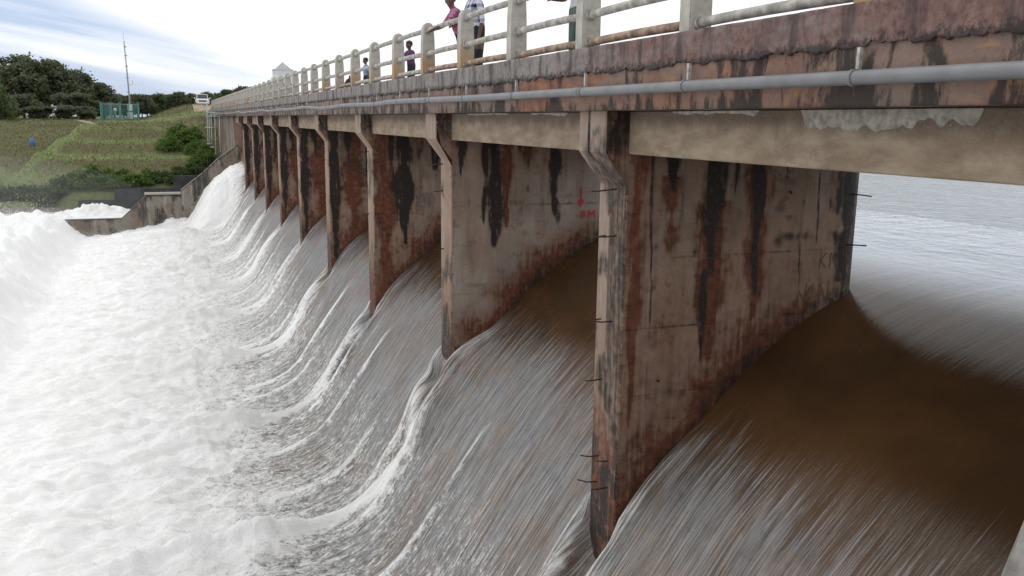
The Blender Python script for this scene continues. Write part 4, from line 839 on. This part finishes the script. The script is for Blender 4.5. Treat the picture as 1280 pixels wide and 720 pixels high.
for sx_ in (-1, 1):
    quad('side_window', [(sx_ * .80, -.6, 1.2), (sx_ * .80, 1.5, 1.2), (sx_ * .76, 1.4, 1.68), (sx_ * .76, -.25, 1.68)], MAT_GLASS, car, .02)
    b = MB(); b.box(sx_ * .72 - .14, sx_ * .72 + .14, -2.26, -2.1, .74, .92); b.bevel(.04, 2); b.build('headlight', MAT_LAMP, car)
    b = MB(); b.box(sx_ * 1.0 - .1, sx_ * 1.0 + .1, -.75, -.65, 1.12, 1.3); b.bevel(.03, 2); b.build('mirror', MAT_CARW, car)
    for yy in (-1.4, 1.45):
        b = MB(); b.tube([(sx_ * .66, yy, .37), (sx_ * .70, yy, .37), (sx_ * .87, yy, .37), (sx_ * .91, yy, .37)], [.33, .37, .37, .33], 18); wh = b.build('wheel', MAT_TYRE, car); b = MB(); b.tube([(sx_ * .905, yy, .37), (sx_ * .925, yy, .37)], .2, 14); b.build('rim', MAT_GREY, wh)
b = MB(); b.box(-.52, .52, -2.285, -2.15, .70, .90); b.bevel(.02, 1); b.build('grille', MAT_TYRE, car)
b = MB(); b.box(-.86, .86, -2.36, -2.1, .44, .62); b.bevel(.05, 2); b.build('bumper', MAT_CARW, car)
b = MB(); b.box(-.26, .26, -2.375, -2.362, .5, .6); b.build('number_plate', MAT_WHITE, car)

# intake tower in the reservoir
it = tag(empty('intake_tower', (13.55, 110, -2.2)), 'white intake tower with grey pyramid roof beyond the bridge', 'tower')
b = MB(); b.box(-1.0, 1.0, -1.0, 1.0, -4, 6.3); b.build('shaft', MAT_PATCH, it)
b = MB(); b.box(-1.28, 1.28, -1.28, 1.28, 6.3, 7.1); b.bevel(.02, 1); b.build('wall', MAT_WHITE, it)
b = MB(); b.box(-1.1, 1.1, -1.1, 1.1, 7.1, 7.95); b.build('lantern_wall', MAT_WHITE, it)
bm = bmesh.new(); vv = [bm.verts.new(p) for p in ((-1.0, -1.0, 7.95), (1.0, -1.0, 7.95), (1.0, 1.0, 7.95), (-1.0, 1.0, 7.95), (0, 0, 8.92))]
for f in ((0, 1, 4), (1, 2, 4), (2, 3, 4), (3, 0, 4), (3, 2, 1, 0)): bm.faces.new([vv[i] for i in f])
me = bpy.data.meshes.new('roof'); bm.to_mesh(me); bm.free(); obj('roof', me, it, simple('roof_sheet', (.40, .41, .41), .6, 0, .15, 3))
b = MB(); b.box(-1.2, 1.2, -1.2, 1.2, 7.951, 8.0); b.build('eaves', MAT_WHITE, it)

# ================================================================== people on the deck
SKIN = simple('skin_brown', (.13, .065, .042), .55, 0, .1, 20); HAIR = simple('hair_black', (.012, .010, .010), .6)
def mat_plaid(name, base, c1, c2, sc=26):
    m = M(name); x = m.xyz(m.co())
    def band(v, ph, wd): return m.math('GREATER_THAN', m.math('SINE', m.math('ADD', m.math('MULTIPLY', v, sc * 2), ph)), wd)
    h = m.math('MAXIMUM', m.math('MULTIPLY', band(x[2], 0, .2), .6), m.math('MULTIPLY', band(m.math('ADD', x[1], m.math('MULTIPLY', x[0], .7)), 1, .2), .6)); both = m.math('MULTIPLY', band(x[2], 0, .2), band(m.math('ADD', x[1], m.math('MULTIPLY', x[0], .7)), 1, .2))
    m.p(Base_Color=m.mix(both, m.mix(h, base, c1), c2), Roughness=.9); return m.m
def person(loc, rz, hgt, pose, mats, label, child_=False):
    """forward is -x; pose: lean (m forward at the chest), arms {side: (elbow, wrist)} relative to the shoulder at 1.7 m scale"""
    sc = hgt / 1.70; ln = pose.get('lean', 0.0); dz = -ln * .35
    V = []; E = []; Rr = []; T = []
    def v(p, r, t, par=None):
        V.append(Vector(p)); Rr.append(r); T.append(t); i = len(V) - 1
        if par is not None: E.append((par, i))
        return i
    hs = 1.12 if child_ else 1.0
    pel = v((0, 0, .94), .125, 'L'); s1 = v((-ln * .3, 0, 1.08), .12, 'S', pel); s2 = v((-ln * .7, 0, 1.24 + dz * .5), .135, 'S', s1); ch = v((-ln, 0, 1.38 + dz), .125, 'S', s2)
    nb = v((-ln * 1.12, 0, 1.46 + dz), .06, 'K', ch); hx = -ln * 1.25 - .015
    n2 = v((hx, 0, 1.51 + dz), .052, 'K', nb); h1 = v((hx - .02, 0, 1.575 + dz), .083 * hs, 'K', n2); h2 = v((hx - .005, 0, 1.65 + dz), .088 * hs, 'K', h1); h3 = v((hx + .005, 0, 1.705 + dz), .055 * hs, 'H', h2)
    nose = v((hx - .115 * hs, 0, 1.60 + dz), .014, 'K', h1)
    for sd_ in (-1, 1): v((hx + .01, sd_ * .10 * hs, 1.605 + dz), .018, 'K', h1)
    for sd_ in (-1, 1):
        el, wr = pose.get('arms', {}).get(sd_, ((0.02, .05, -.29), (-.03, .05, -.54)))
        sh = v((-ln, sd_ * .165, 1.40 + dz), .062, 'S', ch); S0 = V[sh]
        e0 = S0 + Vector((el[0], sd_ * el[1], el[2])); w0 = S0 + Vector((wr[0], sd_ * wr[1], wr[2]))
        um = v(S0.lerp(e0, .55), .052, 'S', sh); e = v(e0, .042, pose.get('sleeve', 'K'), um); fm = v(e0.lerp(w0, .5), .038, 'K', e); wv_ = v(w0, .027, 'K', fm)
        dr_ = (w0 - e0).normalized(); pa = v(w0 + dr_ * .06, .034, 'K', wv_)
        lat = Vector((0, 1, 0)) if abs(dr_.y) < .8 else Vector((1, 0, 0))
        dn = dr_.cross(lat).normalized(); dn = dn if dn.z < 0 else -dn
        for q, (o_, l_) in enumerate(((-.028, .062), (-.010, .075), (.010, .070), (.027, .055))):
            k1 = v(w0 + dr_ * .095 + lat * o_, .010, 'K', pa); k2 = v(w0 + dr_ * (.095 + l_ * .5) + lat * o_ * 1.1 + dn * .008, .0095, 'K', k1); v(w0 + dr_ * (.095 + l_ * .85) + lat * o_ * 1.1 + dn * .03, .008, 'K', k2)
        t1 = v(w0 + dr_ * .04 - lat * sd_ * .042, .011, 'K', wv_); v(w0 + dr_ * .085 - lat * sd_ * .058 + dn * .012, .009, 'K', t1)
    for sd_ in (-1, 1):
        hp = v((0, sd_ * .085, .88), .098, 'L', pel); kn = v((-.02 + pose.get('step', 0) * sd_, sd_ * .10, .49), .066, 'L', hp); cf = v((.0 + pose.get('step', 0) * sd_, sd_ * .10, .32), .058, 'L', kn); an = v((.02 + pose.get('step', 0) * sd_ * 1.3, sd_ * .10, .085), .042, 'F', cf); v((-.14 + pose.get('step', 0) * sd_ * 1.3, sd_ * .11, .035), .034, 'F', an)
    me = bpy.data.meshes.new('body'); me.from_pydata([p * sc for p in V], E, []); to = bpy.data.objects.new('tmp', me); COL.objects.link(to)
    sk = to.modifiers.new('skin', 'SKIN'); sk.use_smooth_shade = True
    for i, sv in enumerate(me.skin_vertices[0].data): sv.radius = (Rr[i] * sc * (.85 if T[i] in 'SL' and i < 4 else 1), Rr[i] * sc * (1.22 if i < 4 else 1)); sv.use_root = (i == 0)
    sb = to.modifiers.new('sub', 'SUBSURF'); sb.levels = 2; sb.render_levels = 2
    bpy.context.view_layer.update(); bmesh_ = bpy.data.meshes.new_from_object(to.evaluated_get(bpy.context.evaluated_depsgraph_get())); bpy.data.objects.remove(to)
    bmesh_.materials.clear(); keys = ['S', 'L', 'K', 'F', 'H']
    for k in keys: bmesh_.materials.append({'S': mats[0], 'L': mats[1], 'K': SKIN, 'F': HAIR, 'H': HAIR}[k])
    VV = np.array([tuple(p * sc) for p in V]); RRa = np.array(Rr) * sc
    for p in bmesh_.polygons:
        c = np.array(p.center); j = int(np.argmin(np.linalg.norm(VV - c, axis=1) - RRa)); p.material_index = keys.index(T[j]); p.use_smooth = True
    root = empty('person', loc, rz); bo = obj('body', bmesh_, root)
    # hair cap and eyes
    bm = bmesh.new(); bmesh.ops.create_icosphere(bm, subdivisions=3, radius=1.0); c = V[h2] * sc
    for q in list(bm.verts):
        d = q.co.copy()
        if d.z < -.15 and d.x < .25: bm.verts.remove(q)
    nzv = {q: 1 + .05 * math.sin(q.co.x * 23 + q.co.z * 17) for q in bm.verts}
    for q in bm.verts: q.co = Vector((c.x + .012 * sc + q.co.x * .103 * sc * hs * nzv[q], c.y + q.co.y * .096 * sc * hs * nzv[q], c.z + .012 * sc + q.co.z * .098 * sc * hs * nzv[q]))
    me = bpy.data.meshes.new('hair'); bm.to_mesh(me); bm.free(); obj('hair', me, root, HAIR)
    for sd_ in (-1, 1):
        b = MB(); ex = (hx - .098 * hs) * sc; b.tube([(ex, sd_ * .033 * sc, (1.617 + dz) * sc), (ex - .004 * sc, sd_ * .033 * sc, (1.617 + dz) * sc)], .011 * sc, 8); b.build('eye', HAIR, root)
    b = MB(); ex = (hx - .098 * hs) * sc; b.tube([(ex, -.022 * sc, (1.556 + dz) * sc), (ex, .022 * sc, (1.556 + dz) * sc)], .006 * sc, 6); b.build('mouth', simple('lips', (.16, .05, .045), .5), root)
    return tag(root, label, 'person')
DZ = ZK + .005
NAVY = simple('navy_cloth', (.018, .02, .035), .9, 0, .2, 8); GREEN = simple('green_cloth', (.10, .16, .135), .9, 0, .2, 8); PURP = simple('purple_cloth', (.10, .035, .12), .9, 0, .2, 8); BLUE = simple('blue_cloth', (.20, .33, .48), .9, 0, .2, 8); WHITEC = simple('white_cloth', (.6, .6, .62), .9, 0, .1, 8); DARKC = simple('dark_cloth', (.03, .028, .035), .9)
PLAID = mat_plaid('plaid_shirt', (.62, .62, .68), (.10, .13, .28), (.03, .035, .09)); PINK = mat_plaid('pink_shirt', (.34, .10, .20), (.45, .22, .32), (.18, .05, .14), 30)
rest = {1: ((-.16, .06, -.22), (-.36, .0, -.30)), -1: ((-.16, .06, -.22), (-.36, .0, -.30))}
person((5.02, 14.35, DZ), math.radians(8), 1.76, {'lean': .06, 'arms': {1: ((-.06, .10, -.27), (-.26, .02, -.34)), -1: ((.03, .08, -.28), (-.02, .06, -.53))}, 'sleeve': 'S'}, (PLAID, NAVY), 'person in blue and white plaid shirt standing behind the railing post')
person((4.93, 14.86, DZ), math.radians(-6), 1.66, {'lean': .16, 'arms': rest, 'sleeve': 'S'}, (PINK, DARKC), 'person in pink checked shirt leaning forearms on the top rail')
person((5.15, 19.15, DZ), math.radians(20), 1.16, {'lean': .05, 'arms': rest}, (PURP, DARKC), 'small child in purple looking through the railing', True)
person((5.15, 23.8, DZ), math.radians(10), 1.08, {'lean': .02}, (BLUE, DARKC), 'small child in light blue standing behind the railing', True)
person((5.32, 11.02, DZ), math.radians(12), 1.66, {'lean': .0, 'arms': {1: ((-.05, .10, -.25), (-.20, .10, -.26))}}, (WHITEC, GREEN), 'person in green trousers and pale top half hidden by a railing post')
bg = tag(empty('cloth_bag', (4.98, 25.3, DZ)), 'small dark bag behind the railing beyond the child in blue', 'bag')
b = MB(); b.tube([(0, 0, .3), (0, 0, .34), (0, .01, .48), (0, 0, .58), (0, 0, .62)], [.09, .14, .15, .10, .04], 10); b.build('sack', DARKC, bg)
b = MB(); b.tube([(0, -.08, .58), (0, -.03, .70), (0, .05, .69), (0, .09, .57)], .012, 6); b.build('strap', DARKC, bg)
b = MB(); b.box(-.14, .14, -.16, .16, 0, .30); b.bevel(.02, 1); b.build('base', DARKC, bg)

# ================================================================== spray thrown off the white water
MAT_SPRAY = simple('spray_white', (.92, .92, .92), .8, 0, .02, 4)
rs = np.random.RandomState(3)
ok = np.argwhere((WF > .75) & (WX < 2.2) & (WX > -16)); 
def drops(name, pts, size, label):
    n = len(pts); d = rs.normal(0, 1, (n, 3, 3)); d /= np.linalg.norm(d, axis=2)[..., None]; V = (pts[:, None, :] + d * size[:, None, None]).reshape(-1, 3)
    tag(obj(name, mesh_np(name, V, np.arange(3 * n).reshape(-1, 3), (MAT_SPRAY,))), label, 'spray', None, 'stuff')
pick = ok[rs.randint(0, len(ok), 300000)]; P = np.stack([WX[pick[:, 0], pick[:, 1]], WY[pick[:, 0], pick[:, 1]], WZ[pick[:, 0], pick[:, 1]]], -1)
P = P + rs.normal(0, 1, P.shape) * np.array([.10, .10, 0]); hgt = rs.exponential(1, len(P)) * (.035 + .05 * ss(0, -5, P[:, 0]) + .22 * ss(-5.6, -8, P[:, 0])); P[:, 2] += hgt
drops('spray', P, rs.uniform(.005, .014, len(P)) * (1 + P[:, 1] / 30), 'fine white spray hanging over the churning basin')

# mist hanging over the far end of the basin
MM = bpy.data.materials.new('mist'); MM.use_nodes = True; t_ = MM.node_tree; t_.nodes.clear(); ov = t_.nodes.new('ShaderNodeOutputMaterial'); pv = t_.nodes.new('ShaderNodeVolumePrincipled'); pv.inputs['Color'].default_value = (.97, .98, 1, 1); pv.inputs['Density'].default_value = .006; pv.inputs['Anisotropy'].default_value = .2; t_.links.new(pv.outputs[0], ov.inputs['Volume'])
for (c, r3, lab) in (((-15, 70, -6.8), (14, 17, 4.2), 'thin mist drifting over the left end of the basin'),):
    bm = bmesh.new(); bmesh.ops.create_icosphere(bm, subdivisions=4, radius=1.0)
    for q in bm.verts: q.co = Vector((c[0] + q.co.x * r3[0], c[1] + q.co.y * r3[1], c[2] + q.co.z * r3[2]))
    me = bpy.data.meshes.new('mist'); bm.to_mesh(me); bm.free(); tag(obj('mist', me, None, MM), lab, 'mist', None, 'stuff')
